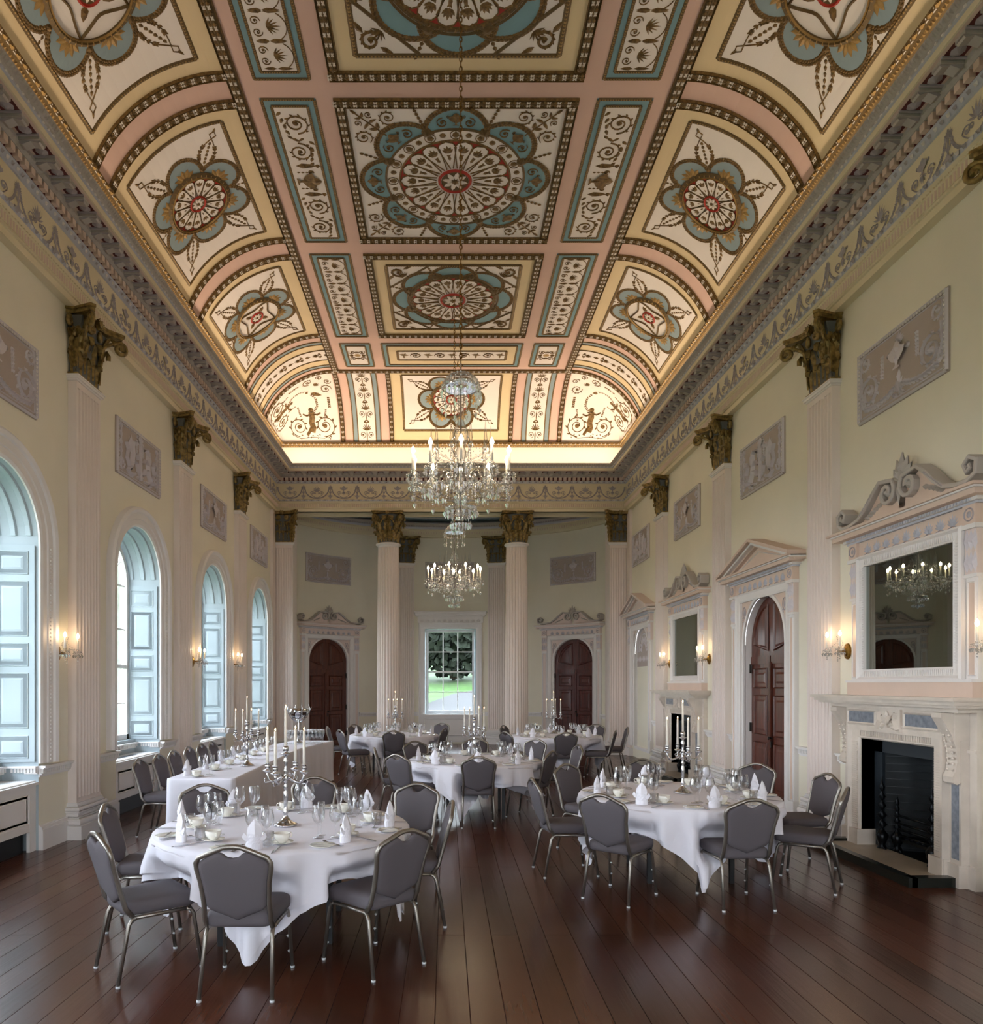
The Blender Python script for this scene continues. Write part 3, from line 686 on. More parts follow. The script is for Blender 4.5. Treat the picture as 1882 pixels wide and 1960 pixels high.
# end cove
mb=MB(MCE); t0,t1=.05,AL-.02
for sx in (-1,1):
    for x in (2.77,1.52): mb.garland(sx*x,t0,sx*x,t1,.11)
    x0,x1=sorted((sx*2.5,sx*1.80)); mb.rect(x0,x1,t0,t1,'ceilgrey',.003); x0,x1=sorted((sx*2.38,sx*1.92)); mb.rect(x0,x1,t0,t1,'ceilwhite',.006)
    for x in (2.5,2.38,1.92,1.80): mb.line(sx*x,t0,sx*x,t1,.03,'giltdark',.005,.014); mb.beads(sx*x,t0,sx*x,t1,.010,'giltbright',.016)
mb.rect(-1.46,1.46,t0,t1,'ceilyellow',.003); mb.rect(-1.2,1.2,.2,1.83,'ceilwhite',.006); mb.frame(-1.2,1.2,.2,1.83,.06,'giltdark',.006,.018,.012)
o=part(mb,'cove_panel',ceil); mb=MB(MCE); medallion(mb,0,1.02,'rose',1.06)
mb.build('medallion',o); mb=MB(MCE)
for sx in (-1,1):
    for i in range(4):
        t=.28+i*.52; x=sx*2.15
        mb.anthemion(x,t,-pi/2,.2,G,.008,.014,False); mb.leaf(x,t,pi/2,.28,.03,G,.008,.012); mb.leaf(x-.07,t+.32,0,.14,.04,G,.008,.014)
        for q in (-1,1): mb.spiral(x+q*.11,t+.1,.085,G,pi/2,q,1.4,.014,.008,.012,14,False); mb.leaf(x,t+.25,pi/2+q*.8,.1,.04,G,.008,.014)
mb.build('relief_ornament',o)
# corner spandrels over the mitre: figures and scrolls
def figure(mb,x,y,a,z,g=G):
    f=lambda p,q:(x+z*(p*cos(a)-q*sin(a)),y+z*(p*sin(a)+q*cos(a)))
    mb.dot(*f(.88,.0),z*.09,g,.01,.03); 
    for P,w in (([(.8,0),(.6,.02),(.42,-.02),(.25,.03),(.1,-.02)],.2),([(.74,.02),(.7,.2),(.78,.33)],.06),([(.74,0),(.66,-.16),(.72,-.3)],.06),([(.3,-.02),(.12,-.12),(0,-.2)],.1)):
        mb.stroke([f(*p) for p in P],z*w,g,.008,.03)
for k,M in ((0,MCE),(1,MCL),(2,MCR)):
    mb=MB(M)
    for sx in ((-1,1) if k==0 else (1,)):
        X=(lambda s:sx*(XF+.1+s)) if k==0 else (lambda s:YF+.1+s)
        lim=lambda t:RA*sin(t/RA)-.05
        mb2=mb
        pts=[(X(0),.02),(X(0),AL-.02)]
        # white field between the garland and the mitre
        n=12; vs=[];fs=[]
        for i in range(n+1):
            t=.05+(AL-.07)*i/n; L_=max(.0,RA*sin(t/RA)-.1)
            for j in range(4): vs.append((X(L_*j/3),t,.004))
        for i in range(n):
            for j in range(3): a=i*4+j; fs.append((a,a+1,a+5,a+4))
        mb.add(vs,fs,'ceilwhite')
        sg=sx if k==0 else 1
        mb.spiral(X(.36),1.72,.27,G,pi/2,sg,1.8,.022,.006,.014); mb.spiral(X(1.02),1.75,.24,G,pi/2,-sg,1.8,.022,.006,.014)
        mb.stroke([(X(.14),1.9),(X(.4),2.03),(X(.68),2.0),(X(1.0),2.04),(X(1.2),1.95)],.02,G)
        figure(mb,X(.68),1.95,-pi/2,.72)
        mb.spiral(X(.22),.72,.14,G,0,sg,1.4,.018,.006,.012); mb.spiral(X(.15),.45,.09,G,0,-sg,1.4,.016,.006,.012)
        mb.anthemion(X(.45),.62,-pi/2,.16,G,.006,.014,False)
        mb.chain([(X(.62),1.4),(X(.5),1.2),(X(.52),1.0),(X(.62),.88)],G,.06,.04); mb.chain([(X(.2),.95),(X(.2),1.25)],G,.07,.05); mb.chain([(X(.36),1.6),(X(.3),1.3)],G,.05,.03)
        mb.chain([(X(.95),1.5),(X(1.0),1.25)],G,.05,.03)
        mb.leaf(X(.62),.85,pi/2 if 0 else -.2*sg,.28,.12,G,.006,.02)
        for i in range(14): q=random.random(); mb.leaf(X(.2+.9*q),1.95+.07*random.random(),random.random()*6,.06,.03,G)
    mb.build('corner_spandrel_relief',ceil)
# ------------------------------------------------------------ columns and pilasters
ZK=5.34
def acanthus(mb,s,h,ds,dh,t0,w,Hh,out,mt='bronze'):
    pr=[(.08,0,.7),(.14,.18,1.0),(.16,.28,.8),(.2,.42,1.12),(.24,.52,.84),(.32,.66,1.1),(.42,.76,.8),(.62,.92,.95),(.9,1.0,.7),(1.12,.93,.6),(1.12,.78,.3)]
    ts,th=-dh,ds; R=[]
    for o,z,k in pr:
        o*=out; q=w/2*k
        R.append([(s+ds*(o-.012)+ts*q,t0+Hh*z,h+dh*(o-.012)+th*q),(s+ds*(o-.03)+ts*q*.4,t0+Hh*z,h+dh*(o-.03)+th*q*.4),(s+ds*(o+.025),t0+Hh*z+.004,h+dh*(o+.025)),(s+ds*(o-.03)-ts*q*.4,t0+Hh*z,h+dh*(o-.03)-th*q*.4),(s+ds*(o-.012)-ts*q,t0+Hh*z,h+dh*(o-.012)-th*q)])
    mb.loft(R,mt,False)
def volute(mb,s,h,ds,dh,t,r,mt='bronze'):
    "scroll standing in the plane of the outward direction, with a stem"
    P=[(s+ds*(-.26+.26*k/6),t-.24+.24*math.sqrt(k/6),h+dh*(-.26+.26*k/6)) for k in range(7)]
    for k in range(1,18):
        a=pi/2-k/17*2*pi*1.35; q=r*(1-.75*k/17); P.append((s+ds*q*cos(a)*1,t-r+q*sin(a),h+dh*q*cos(a)))
    mb.tube(P,[.02+.012*(i/len(P)) for i in range(len(P))],mt,6)
    mb.octa((s,t-r,h),.035,.05,mt)
def abacus(mb,corners,t0,t1,mt='bronze',dip=.09):
    n=len(corners); poly=[]; cx=sum(c[0] for c in corners)/n; cy=sum(c[1] for c in corners)/n
    return poly
def pilaster(M,c,label,group,z1=ZS,zk=ZK,hp=.10,w=.58,bend=None):
    o=thing('fluted_pilaster',label,'pilaster',M(c,0,0),group)
    f=lambda s,t,h:M(c+s,t,h)
    mb=MB(f); P=[(-w/2,0),(-w/2,hp)]; n=7; d=(w-.05)/n; r=d*.36
    for i in range(n):
        x=-w/2+.025+d*(i+.5)
        for k in range(6): a=pi-pi*k/5; P.append((x+r*cos(a),hp-r*sin(a)*.9))
    P+=[(w/2,hp),(w/2,0)]
    mb.loft([[(s,t,h) for s,h in P] for t in (.44,zk-.07)],'flute',False)
    mb.box(-w/2-.002,w/2+.002,.40,.46,0,hp+.002,'flute'); mb.box(-w/2-.002,w/2+.002,zk-.12,zk-.05,0,hp+.002,'flute')
    for a,b,z in ((zk-.05,zk-.03,.015),(zk-.03,zk+.0,.035),(zk,zk+.015,.045)): mb.box(-w/2-z,w/2+z,a,b,0,hp+z,'white')
    mb.build('shaft',o)
    mb=MB(f); mb.box(-w/2-.11,w/2+.11,0,.16,0,hp+.11,'white')
    for a,b,z in ((.16,.235,.09),(.235,.25,.055),(.25,.30,.045),(.30,.315,.06),(.315,.365,.065),(.365,.385,.03),(.385,.41,.02)):
        if b-a>.04:
            R=[]
            for k in range(6):
                q=-pi/2+pi*k/5; e=z-.02+.02*cos(q); R.append([(-w/2-e,(a+b)/2+(b-a)/2*sin(q),0),(-w/2-e,(a+b)/2+(b-a)/2*sin(q),hp+e),(w/2+e,(a+b)/2+(b-a)/2*sin(q),hp+e),(w/2+e,(a+b)/2+(b-a)/2*sin(q),0)])
            mb.loft(R,'white',False)
        else: mb.box(-w/2-z,w/2+z,a,b,0,hp+z,'white')
    mb.build('base',o)
    mb=MB(f); zt=z1; hh=zt-zk
    mb.loft([[(-w/2*q,t,0),(-w/2*q,t,g),(w/2*q,t,g),(w/2*q,t,0)] for t,q,g in ((zk+.01,.9,hp-.01),(zk+hh*.55,.92,hp),(zk+hh*.88,1.15,hp+.09))],'bronzedark',False)
    mb.lathe([(.02,zk+.01)],'bronze',n=4) if 0 else None
    mb.box(-w/2-.01,w/2+.01,zk+.01,zk+.05,0,hp+.015,'bronze')
    for x in (-.19,0,.19): acanthus(mb,x,hp-.02,0,1,zk+.03,.19,hh*.36,.065)
    for x in (-.1,.1): acanthus(mb,x,hp-.02,0,1,zk+.10,.18,hh*.56,.10)
    for q in (-1,1):
        acanthus(mb,q*w/2*.9,hp-.02,q*.7,.7,zk+.12,.17,hh*.55,.12); acanthus(mb,q*w/2*.93,.03,q,0,zk+.04,.12,hh*.34,.04); acanthus(mb,q*w/2*.93,.04,q,0,zk+.12,.10,hh*.55,.06)
        acanthus(mb,q*.22,hp+.02,q*.6,.8,zk+.34,.12,hh*.46,.16)
        volute(mb,q*(w/2+.09),hp+.21,q*.7,.7,zt-.09,.085); volute(mb,q*.11,hp+.08,-q*.95,.3,zt-.1,.055)
        volute(mb,q*(w/2+.05),.05,q*.9,.0,zt-.1,.06)
    P=[(-.36,0),(-.34,.09),(-.43,.33),(-.38,.37),(-.2,.23),(0,.185),(.2,.23),(.38,.37),(.43,.33),(.34,.09),(.36,0)]
    for a,b,k in ((zt-.07,zt-.03,.94),(zt-.03,zt-.001,1.0)): mb.loft([[(x*k,t,h*k) for x,h in P] for t in (a,b)],'bronze',True,True)
    for k in range(6): acanthus(mb,.035*cos(k*pi/3),.215,cos(k*pi/3)*.7,.7,zt-.08+.03*sin(k),.05,.06,.03)
    mb.octa((0,zt-.045,.235),.05,.08,'bronze')
    mb.build('capital',o)
    return o
WD=['nearest the camera','second from the camera','third from the camera','nearest the columns']
for i,c in enumerate(LP[2:]): 
    if i>0: pilaster(ML,c,'fluted pilaster with bronze capital on the window wall, '+['','nearest the camera','second from the camera','third from the camera'][i],'pilasters along the window wall')
for i,c in enumerate(RP[2:]): pilaster(MR,c,'fluted pilaster with bronze capital on the fireplace wall, '+['only its capital showing','between large mirror and tall brown door','between tall brown door and farther fireplace','between farther fireplace and arched niche'][i],'pilasters along the fireplace wall')
# piers under the ends of the beam
for sx,side in ((-1,'window'),(1,'fireplace')):
    M=(lambda sx:lambda s,t,h:(sx*(XW-.2)-s*sx*-1*0+s*-sx*0+ (s), 18.50-h,t))(sx)
    def M(s,t,h,sx=sx): return (sx*4.25+s,18.54-h,t)
    o=pilaster(M,0,'square fluted pier under the beam end, against the '+side+' wall','piers under the beam ends',w=.494,hp=.06)
    mb=MB(); x0,x1=sorted((sx*4.005,sx*4.49)); mb.box(x0,x1,18.545,19.0,0.01,ZS-.002,'flute'); x0,x1=sorted((sx*3.9,sx*4.48)); mb.box(x0,x1,18.5,19.1,0.01,.155,'white'); mb.build('core',o)
    y=18.17; M2=(ML if sx<0 else MR)
    mb=MB(M2); mb.box(y-.0,18.42,.19,ZS-.004,0,.07,'flute'); mb.box(y-.06,18.40,0.005,.2,0,.11,'white'); mb.build('return_strip',o)
# free-standing columns
def column(x,y,label):
    o=thing('fluted_column',label,'column',(x,y,0),'free-standing columns under the beam')
    mb=MB(); n=24*6; R=[]
    for i in range(11):
        k=i/10; t=.42+(ZK-.09-.42)*k; r=.30-.035*k**1.6; rg=[]
        for j in range(n):
            a=2*pi*j/n; q=(j%6)/6; dep=.026*max(0,sin(pi*min(1,q/.86)))**.6 if q<.86 else 0
            rg.append((x+(r-dep)*cos(a),y+(r-dep)*sin(a),t))
        R.append(rg)
    mb.loft(R,'flute',True)
    mb.lathe([(.265,ZK-.1),(.27,ZK-.08),(.265,ZK-.06),(.29,ZK-.045),(.315,ZK-.03),(.315,ZK),(.28,ZK+.01),(.2,ZK+.01)],'white',(x,y,0),48)
    mb.build('shaft',o)
    mb=MB(); mb.box(x-.42,x+.42,y-.42,y+.42,0,.15,'white')
    mb.lathe([(.4,.15),(.42,.17),(.425,.20),(.41,.23),(.38,.24),(.37,.25),(.345,.27),(.35,.30),(.37,.31),(.38,.34),(.37,.37),(.33,.385),(.33,.4),(.3,.43)],'white',(x,y,0),40)
    mb.build('base',o)
    mb=MB(); f=lambda s,t,h:(x+s,y-h,t); mb.M=f; hh=ZS-ZK
    R=[]
    for t,r in ((ZK+.01,.25),(ZK+hh*.5,.26),(ZK+hh*.75,.3),(ZK+hh*.9,.38)): R.append([(r*cos(2*pi*j/16),t,r*sin(2*pi*j/16)) for j in range(16)])
    mb.loft(R,'bronzedark',True,sm=True)
    for k in range(8):
        a=2*pi*k/8+pi/8; c,d=cos(a),sin(a); acanthus(mb,.25*c,.25*d,c,d,ZK+.03,.2,hh*.36,.11)
        a=2*pi*k/8; c,d=cos(a),sin(a); acanthus(mb,.25*c,.25*d,c,d,ZK+.1,.19,hh*.56,.15); acanthus(mb,.27*c,.27*d,c,d,ZK+.32,.12,hh*.45,.13)
    for k in range(4):
        a=pi/4+pi/2*k; c,d=cos(a),sin(a); volute(mb,.44*c,.44*d,c,d,ZS-.09,.09)
        for q in (-1,1): b=a+q*.55; volute(mb,.33*cos(b),.33*sin(b),-sin(b)*q*-1,cos(b)*q*-1,ZS-.1,.06)
        b=a+pi/4; mb.octa((.37*cos(b),ZS-.05,.37*sin(b)),.05,.09,'bronze')
    P=[]
    for k in range(4):
        a=pi/2*k
        for q in (-.4,-.33,-.15,0,.15,.33,.4):
            h=.345+.09*(q/.4)**2 if abs(q)<.4 else .38
            P.append((q*cos(a)+h*sin(a),-q*sin(a)+h*cos(a)))
    for u,v,k in ((ZS-.07,ZS-.03,.95),(ZS-.03,ZS-.001,1.0)): mb.loft([[(p*k,t,q*k) for p,q in P] for t in (u,v)],'bronze',True,True)
    mb.build('capital',o)
column(-1.60,18.66,'free-standing fluted column left of the small far window'); column(1.67,18.66,'free-standing fluted column right of the small far window')
for x,w_ in ((-1.33,'left'),(1.36,'right')):
    pilaster(MBow,bow_s(x),'fluted pilaster on the curved far wall, '+w_+' of the small window','pilasters on the curved wall',hp=.07,w=.5)
# ------------------------------------------------------------ chair rail and baseboards
def rail(name,M,segs,z=.93):
    mb=MB(M)
    for a,b in segs:
        n=max(1,int((b-a)/.25)); 
        for (z0,z1,h) in ((z-.02,z,.075),(z-.035,z-.02,.06),(z-.085,z-.035,.025),(z-.10,z-.085,.035),(z-.12,z-.10,.015)): mb.box(a,b,z0,z1,0,h,'white',n)
        k=int((b-a)/.042)
        for i in range(k): s=a+(b-a)*(i+.5)/k; mb.box(s-.012,s+.012,z-.08,z-.037,.02,.045,'white')
    struct(name,mb)
def base(name,M,segs):
    mb=MB(M)
    for a,b in segs:
        n=max(1,int((b-a)/.25)); mb.box(a,b,0,.22,0,.05,'white',n); mb.box(a,b,.22,.25,0,.035,'white',n); mb.box(a,b,.25,.265,0,.02,'white',n)
    struct(name,mb)
ls=[]
for p in LP:
    c0=max([c for c in LB if c<p],default=None); c1=min([c for c in LB if c>p],default=None)
    if c0 is not None: ls.append((c0+WHW+.0,p-.29))
    if c1 is not None: ls.append((p+.29,c1-WHW-.0))
ls.append((LB[-1]+WHW,18.1)); rail('trim_10',ML,[q for q in ls if q[1]>5],.905); base('baseboard_left',ML,[q for q in ls if q[1]>4])
rs=[(6.0-.9,6.1),(8.37,8.59),(9.17,9.45),(11.8,11.87),(12.45,12.75),(15.06,15.2),(15.85,16.2),(18.2,18.3)]
rail('trim_11',MR,[(5.9,6.14),(8.15,8.59),(9.17,9.55),(11.72,11.87),(12.45,12.95),(15.0,15.25),(15.83,16.3)],.975)
base('baseboard_right',MR,[(5.0,6.14),(8.2,8.59),(9.17,9.5),(11.75,11.87),(12.45,12.9),(15.0,15.25),(15.83,16.25)])
bs=[(-EL/2,sD-1.0),(sD+1.0,bow_s(-1.33)-.25),(bow_s(-1.33)+.25,-.98),(.98,bow_s(1.36)-.25),(bow_s(1.36)+.25,-sD-1.0),(-sD+1.0,EL/2)]
rail('trim_12',MBow,bs,.955); base('baseboard_back',MBow,bs)
# ------------------------------------------------------------ arch helpers
def archpath(c,w,t0,sp,n=20,arch=True):
    P=[(c-w,t0,-1,0)]
    if arch:
        for i in range(n+1): a=pi-pi*i/n; P.append((c+w*cos(a),sp+w*sin(a),cos(a),sin(a)))
    else: P+=[(c-w,sp,-1,1),(c+w,sp,1,1)]
    P.append((c+w,t0,1,0)); return P
def archsweep(mb,c,w,t0,sp,prof,mt,n=20,arch=True):
    "prof: (outward distance, h)"
    P=archpath(c,w,t0,sp,n,arch)
    mb.loft([[(x+nx*d,t+nt*d,h) for d,h in prof] for x,t,nx,nt in P],mt,False)
def raised(mb,x0,x1,t0,t1,h,mt,fr=.03,d=.014):
    "raised and fielded panel"
    A=[(x0,t0),(x1,t0),(x1,t1),(x0,t1)]; g=lambda k:[(x0+k,t0+k),(x1-k,t0+k),(x1-k,t1-k),(x0+k,t1-k)]
    R=[[(x,t,h) for x,t in A],[(x,t,h+d) for x,t in g(fr*.25)],[(x,t,h-d*.6) for x,t in g(fr*.6)],[(x,t,h-d*.6) for x,t in g(fr)],[(x,t,h+d*.7) for x,t in g(fr*2.2)]]
    mb.loft(R,mt,True,True)
# ------------------------------------------------------------ windows of the left wall
PN=[(.985,1.235),(1.305,1.905),(1.97,2.225),(2.29,2.885),(2.95,3.205)]
def window(M,c,name,lab=None,leaf=False):
    mb=MB(M); prof=[(0,-.02),(0,.02),(.03,.035),(.10,.035),(.11,.05),(.19,.055),(.20,.08),(.24,.095),(.27,.07),(.28,.0)]
    archsweep(mb,c,WHW,.93,WSP,prof,'white',24)
    n=56
    for i in range(n): # reeded edge
        t=.95+(WSP-.95)*(i+.5)/n
        for q in (-1,1): mb.box(c+q*(WHW+.155)-.018,c+q*(WHW+.155)+.018,t-.008,t+.008,.05,.062,'white')
    o=struct(name,mb)
    mb=MB(M) # reveals and soffit
    P=archpath(c,WHW,0,WSP,24); Pb=archpath(c,WHW-.07,0,WSP-.0,24)
    mb.loft([[(a[0],a[1],-.0),(b[0],b[1],-.5)] for a,b in zip(P,Pb)],'shutter',False)
    for q in (-1,1):
        f=lambda u,t,h,q=q:M(c+q*(WHW-.07*u/.5-h),t,-u); m2=MB(f)
        m2.box(.03,.47,.95,WSP-.005,.0,.018,'shutter')
        for t0,t1 in PN: raised(m2,.085,.415,t0,t1,.018,'shutter',.036,.008)
        m2.build('shutter',o)
    for u0,u1 in ((.05,.13),(.2,.28),(.36,.44)):
        R=[]
        for i in range(21):
            a=.14+(pi-.28)*i/20; r=WHW-.07*(u0)/.5
            R.append([(c+(r-d)*cos(a),WSP+(r-d)*sin(a),-u) for d,u in ((.002,u0),(.02,u0+.015),(.02,u1-.015),(.002,u1))])
        mb.loft(R,'shutter',False)
    mb.box(c-WHW,c+WHW,WSP-.01,WSP+.01,-.49,-.47,'shutter') if 0 else None
    mb.add([(c-WHW,0,-.36),(c+WHW,0,-.36),(c+WHW,.95,-.36),(c-WHW,.95,-.36)],[(0,1,2,3)],'shutter')
    mb.add([(c-WHW,.95,-.36),(c+WHW,.95,-.36),(c+WHW,.95,-.52),(c-WHW,.95,-.52)],[(0,1,2,3)],'shutter')
    for z0,z1,h in ((.885,.905,.06),(.82,.885,.02)):
        mb.box(c-WHW+.02,c+WHW-.02,z0,z1,-.36,-.36+h,'white')
        for q in (-1,1):
            a,b=sorted((c+q*WHW,c+q*(WHW-h))); mb.box(a,b,z0,z1,-.38,.0,'white')
    for i in range(32): s=c-WHW+.03+(2*WHW-.06)*(i+.5)/32; mb.box(s-.011,s+.011,.835,.88,-.34,-.32,'white')
    for q in (-1,1):
        for i in range(9):
            a,b=sorted((c+q*(WHW-.02),c+q*(WHW-.04))); h=-.02-.035*i; mb.box(a,b,.835,.88,h-.011,h+.011,'white')
    mb.build('reveal',o)
    w=WHW-.07; mb=MB(M)
    archsweep(mb,c,w-.07,.95,WSP,[(.07,-.44),(0,-.44),(0,-.52),(.07,-.52)],'white',20)
    mb.box(c-w,c+w,.95,1.03,-.52,-.44,'white'); mb.box(c-w,c+w,2.02,2.07,-.53,-.45,'white')
    for z in (1.5,2.6,3.25): mb.box(c-w,c+w,z-.011,z+.011,-.51,-.475,'white')
    for x in (-.205,.205): mb.box(c+x-.011,c+x+.011,1.0,WSP,-.51,-.475,'white')
    for a in (.6,1.1,pi/2,pi-1.1,pi-.6): 
        r0,r1=.22,w-.05; mb.tube([(c+r0*cos(a),WSP+r0*sin(a),-.49),(c+r1*cos(a),WSP+r1*sin(a),-.49)],.012,'white',4)
    mb.tube([(c+.22*cos(pi*k/12),WSP+.22*sin(pi*k/12),-.49) for k in range(13)],.012,'white',4)
    mb.box(c-.03,c+.03,1.03,1.05,-.46,-.43,'steel')
    mb.build('sash_frame',o)
    mb=MB(M); P=[(c-w+.03,.97)]+[(c+(w-.03)*cos(pi-pi*k/16),WSP+(w-.03)*sin(pi*k/16)) for k in range(17)]+[(c+w-.03,.97)]
    mb.add([(x,t,-.495) for x,t in P],[tuple(range(len(P)))],'window_glass'); mb.build('glass',o)
    if leaf:
        f=lambda u,t,h:M(c-WHW+.04+.1*u+h,t,-.05+u*.62*0-u*.0-.0+u*.55-.0); m2=MB(f)
        m2.box(.0,.42,.97,2.9,0,.03,'shutter'); 
        for t0,t1 in PN[:4]: raised(m2,.06,.36,t0,t1,.03,'shutter',.035)
        m2.build('open_shutter',o)
    return o
for i,c in enumerate(LB): window(ML,c,'window_%d'%(i+1),leaf=False)
nm={7.10:'at the left edge nearest the camera',10.42:'behind the first chairs of the long table',13.75:'behind the middle of the long table',17.10:'farthest from the camera'}
for c in LB[3:]:
    o=thing('radiator_cover','white panelled radiator cover in the window recess '+nm[c],'radiator cover',ML(c,0,-.05),'radiator covers under the tall windows')
    mb=MB(ML); mb.box(c-.74,c+.74,.705,.735,-.36,.005,'white'); mb.box(c-.74,c+.74,.735,.75,-.36,-.03,'white'); mb.box(c-.3,c+.3,.75,.751,-.25,-.15,'steelgrey'); mb.build('top',o)
    mb=MB(ML); a,b=c-.74,c+.74
    for x0,x1,z0,z1,hh in ((a+.01,b-.01,.62,.70,-.027),(a+.01,b-.01,.22,.30,-.027),(a,a+.12,0.002,.703,-.025),(b-.12,b,0.002,.703,-.025),(c-.05,c+.05,.23,.698,-.025)): mb.box(x0,x1,z0,z1,-.06,hh,'white')
    for x0,x1 in ((a+.1,c-.04),(c+.04,b-.1)): mb.box(x0,x1,.28,.64,-.06,-.036,'white'); raised(mb,x0+.03,x1-.03,.31,.61,-.036,'white',.02,.006)
    mb.build('front_panel',o)
    mb=MB(ML); mb.box(a+.12,b-.12,.0,.22,-.34,-.1,'black'); mb.build('heater',o)
# window in the bow
mb=MB(MBow); w=.76
archsweep(mb,0,w,.86,3.42,[(0,-.02),(0,.03),(.05,.05),(.14,.05),(.15,.08),(.18,.08),(.19,0)],'white',2,False)
mb.box(-.98,.98,3.60,3.78,0,.06,'white',8)
for i in range(11): mb.anthemion(-.85+1.7*i/10,3.62,pi/2,.12,'white',.06,.02,False)
for z0,z1,h in ((3.78,3.82,.09),(3.82,3.88,.15),(3.88,3.93,.20)): mb.box(-.98-h*.6,.98+h*.6,z0,z1,0,h,'white',8)
for i in range(22): s=-.95+1.9*(i+.5)/22; mb.box(s-.02,s+.02,3.79,3.82,.09,.12,'white')
mb.box(-.98,.98,.83,.88,0,.10,'white',6); mb.box(-.95,.95,.05,.83,0,.03,'white',6); raised(mb,-.8,.8,.25,.75,.03,'white',.04)
o=struct('window_8',mb)
mb=MB(MBow)
for q in (-1,1): 
    a,b=sorted((q*w,q*(w-.03))); mb.add([(q*w,.86,0),(q*(w-.06),.86,-.35),(q*(w-.06),3.42,-.35),(q*w,3.42,0)],[(0,1,2,3)],'shutter')
mb.add([(-w,3.42,0),(w,3.42,0),(w-.06,3.42,-.35),(-w+.06,3.42,-.35)],[(0,1,2,3)],'shutter'); mb.add([(-w,.86,0),(w,.86,0),(w-.06,.86,-.35),(-w+.06,.86,-.35)],[(0,1,2,3)],'shutter')
mb.build('reveal',o)
m2=MB(lambda u,t,h:MBow(w-.06*u/.35-h,t,-u)); m2.box(.02,.33,.9,3.38,0,.02,'shutter')
for t0,t1 in ((.95,1.35),(1.42,2.05),(2.12,2.75),(2.82,3.3)): raised(m2,.06,.29,t0,t1,.02,'shutter',.03,.008)
m2.build('shutter',o)
mb=MB(MBow); w2=.70
for x0,x1,z0,z1 in ((-w2,-w2+.07,.88,3.42),(w2-.07,w2,.88,3.42),(-w2,w2,.88,.98),(-w2,w2,3.34,3.42),(-w2,w2,2.12,2.17)): mb.box(x0,x1,z0,z1,-.36,-.3,'white')
for x in (-.21,.21): mb.box(x-.016,x+.016,.95,3.36,-.34,-.31,'white')
for z in (1.54,2.75): mb.box(-w2,w2,z-.016,z+.016,-.34,-.31,'white')
mb.build('sash_frame',o); mb=MB(MBow); mb.add([(-w2,.9,-.33),(w2,.9,-.33),(w2,3.4,-.33),(-w2,3.4,-.33)],[(0,1,2,3)],'window_glass'); mb.build('glass',o)
# rear windows, behind the camera
for i,x in enumerate((-2.8,0,2.8)):
    mb=MB(MBk); archsweep(mb,x,.5,.6,3.6,[(0,-.02),(0,.04),(.2,.06),(.25,0)],'white',16)
    archsweep(mb,x,.5,.6,3.6,[(0,0),(0,-.4)],'shutter',16)
    for q in (-.25,.25): mb.box(x+q-.015,x+q+.015,.6,4.2,-.4,-.37,'white')
    for z in (.6,1.35,2.1,2.85,3.6): mb.box(x-.75,x+.75,z-.015,z+.015,-.4,-.37,'white')
    struct('window_%d'%(9+i),mb)
# ------------------------------------------------------------ doors and their cases
def door(M,c,hw,sp,name,mt,hd,knobside=1):
    mb=MB(M); P=[(c-hw,.005)]+[(c+hw*cos(pi-pi*k/20),sp+hw*sin(pi*k/20)) for k in range(21)]+[(c+hw,.005)]
    for (xa,ta),(xb,tb) in zip(P[1:-2],P[2:-1]): mb.add([(xa,.005,hd-.006),(xb,.005,hd-.006),(xb,tb,hd-.006),(xa,ta,hd-.006)],[(0,1,2,3)],mt)
    o=struct(name,mb)
    for q in (-1,1):
        m2=MB(M); x0,x1=sorted((c+q*.02,c+q*(hw-.01)))
        for t0,t1 in ((.18,.92),(1.02,1.62),(1.72,2.02)):
            raised(m2,x0+.09 if q>0 else x0+.11,x1-.11 if q>0 else x1-.09,t0,t1,hd+.005,mt,.045,.02)
        m2.box(c+q*.004 if q>0 else c-.035,c+.035 if q>0 else c-.004,.01,2.1,hd,hd+.03,mt)
        a,b=x0,x1; m2.box(a,b,2.08,2.2,hd,hd+.012,mt)
        # arched top panel
        R=[]
        for rr,h in ((hw-.10,hd+.002),(hw-.115,hd+.02),(hw-.14,hd-.004),(hw-.19,hd+.014)):
            k=(hw-.10)-rr; yb=sp+.0+k-.12
            pts=[(c+q*(.09+k),yb)]
            for j in range(9):
                an=j/8*pi/2; xx=rr*cos(an); yy=rr*sin(an)
                if xx<.09+k: xx=.09+k; yy=math.sqrt(max(0,rr*rr-xx*xx))
                pts.append((c+q*xx,sp+yy))
            R.append([(x,t,h) for x,t in pts])
        m2.loft(R,mt,True,True); m2.build('door_leaf',o)
        m2=MB(M)
        for t in (.3,1.05,1.95): a,b=sorted((c+q*hw,c+q*(hw-.03))); m2.box(a,b,t,t+.14,hd+.01,hd+.03,'hinge')
        m2.build('hinge',o)
    m2=MB(M); m2.tube([(c+knobside*.05,1.0,hd+.02),(c+knobside*.05,1.0,hd+.07)],[.012,.028],'hinge',10); m2.box(c+knobside*.03,c+knobside*.07,.86,.95,hd+.02,hd+.032,'hinge'); m2.build('door_handle',o)
    mb=MB(M); archsweep(mb,c,hw,0,sp,[(0,hd-.03),(0,-.002),(.06,-.002)],'white',20); mb.build('reveal',o)
    return o
door(MR,10.64,DHW,DSP,'door_1','mahogany',-.10,-1); door(MBow,sD,.64,2.42,'door_2','mahogany',-.08,1); door(MBow,-sD,.64,2.42,'door_3','mahogany_red',-.08,1)
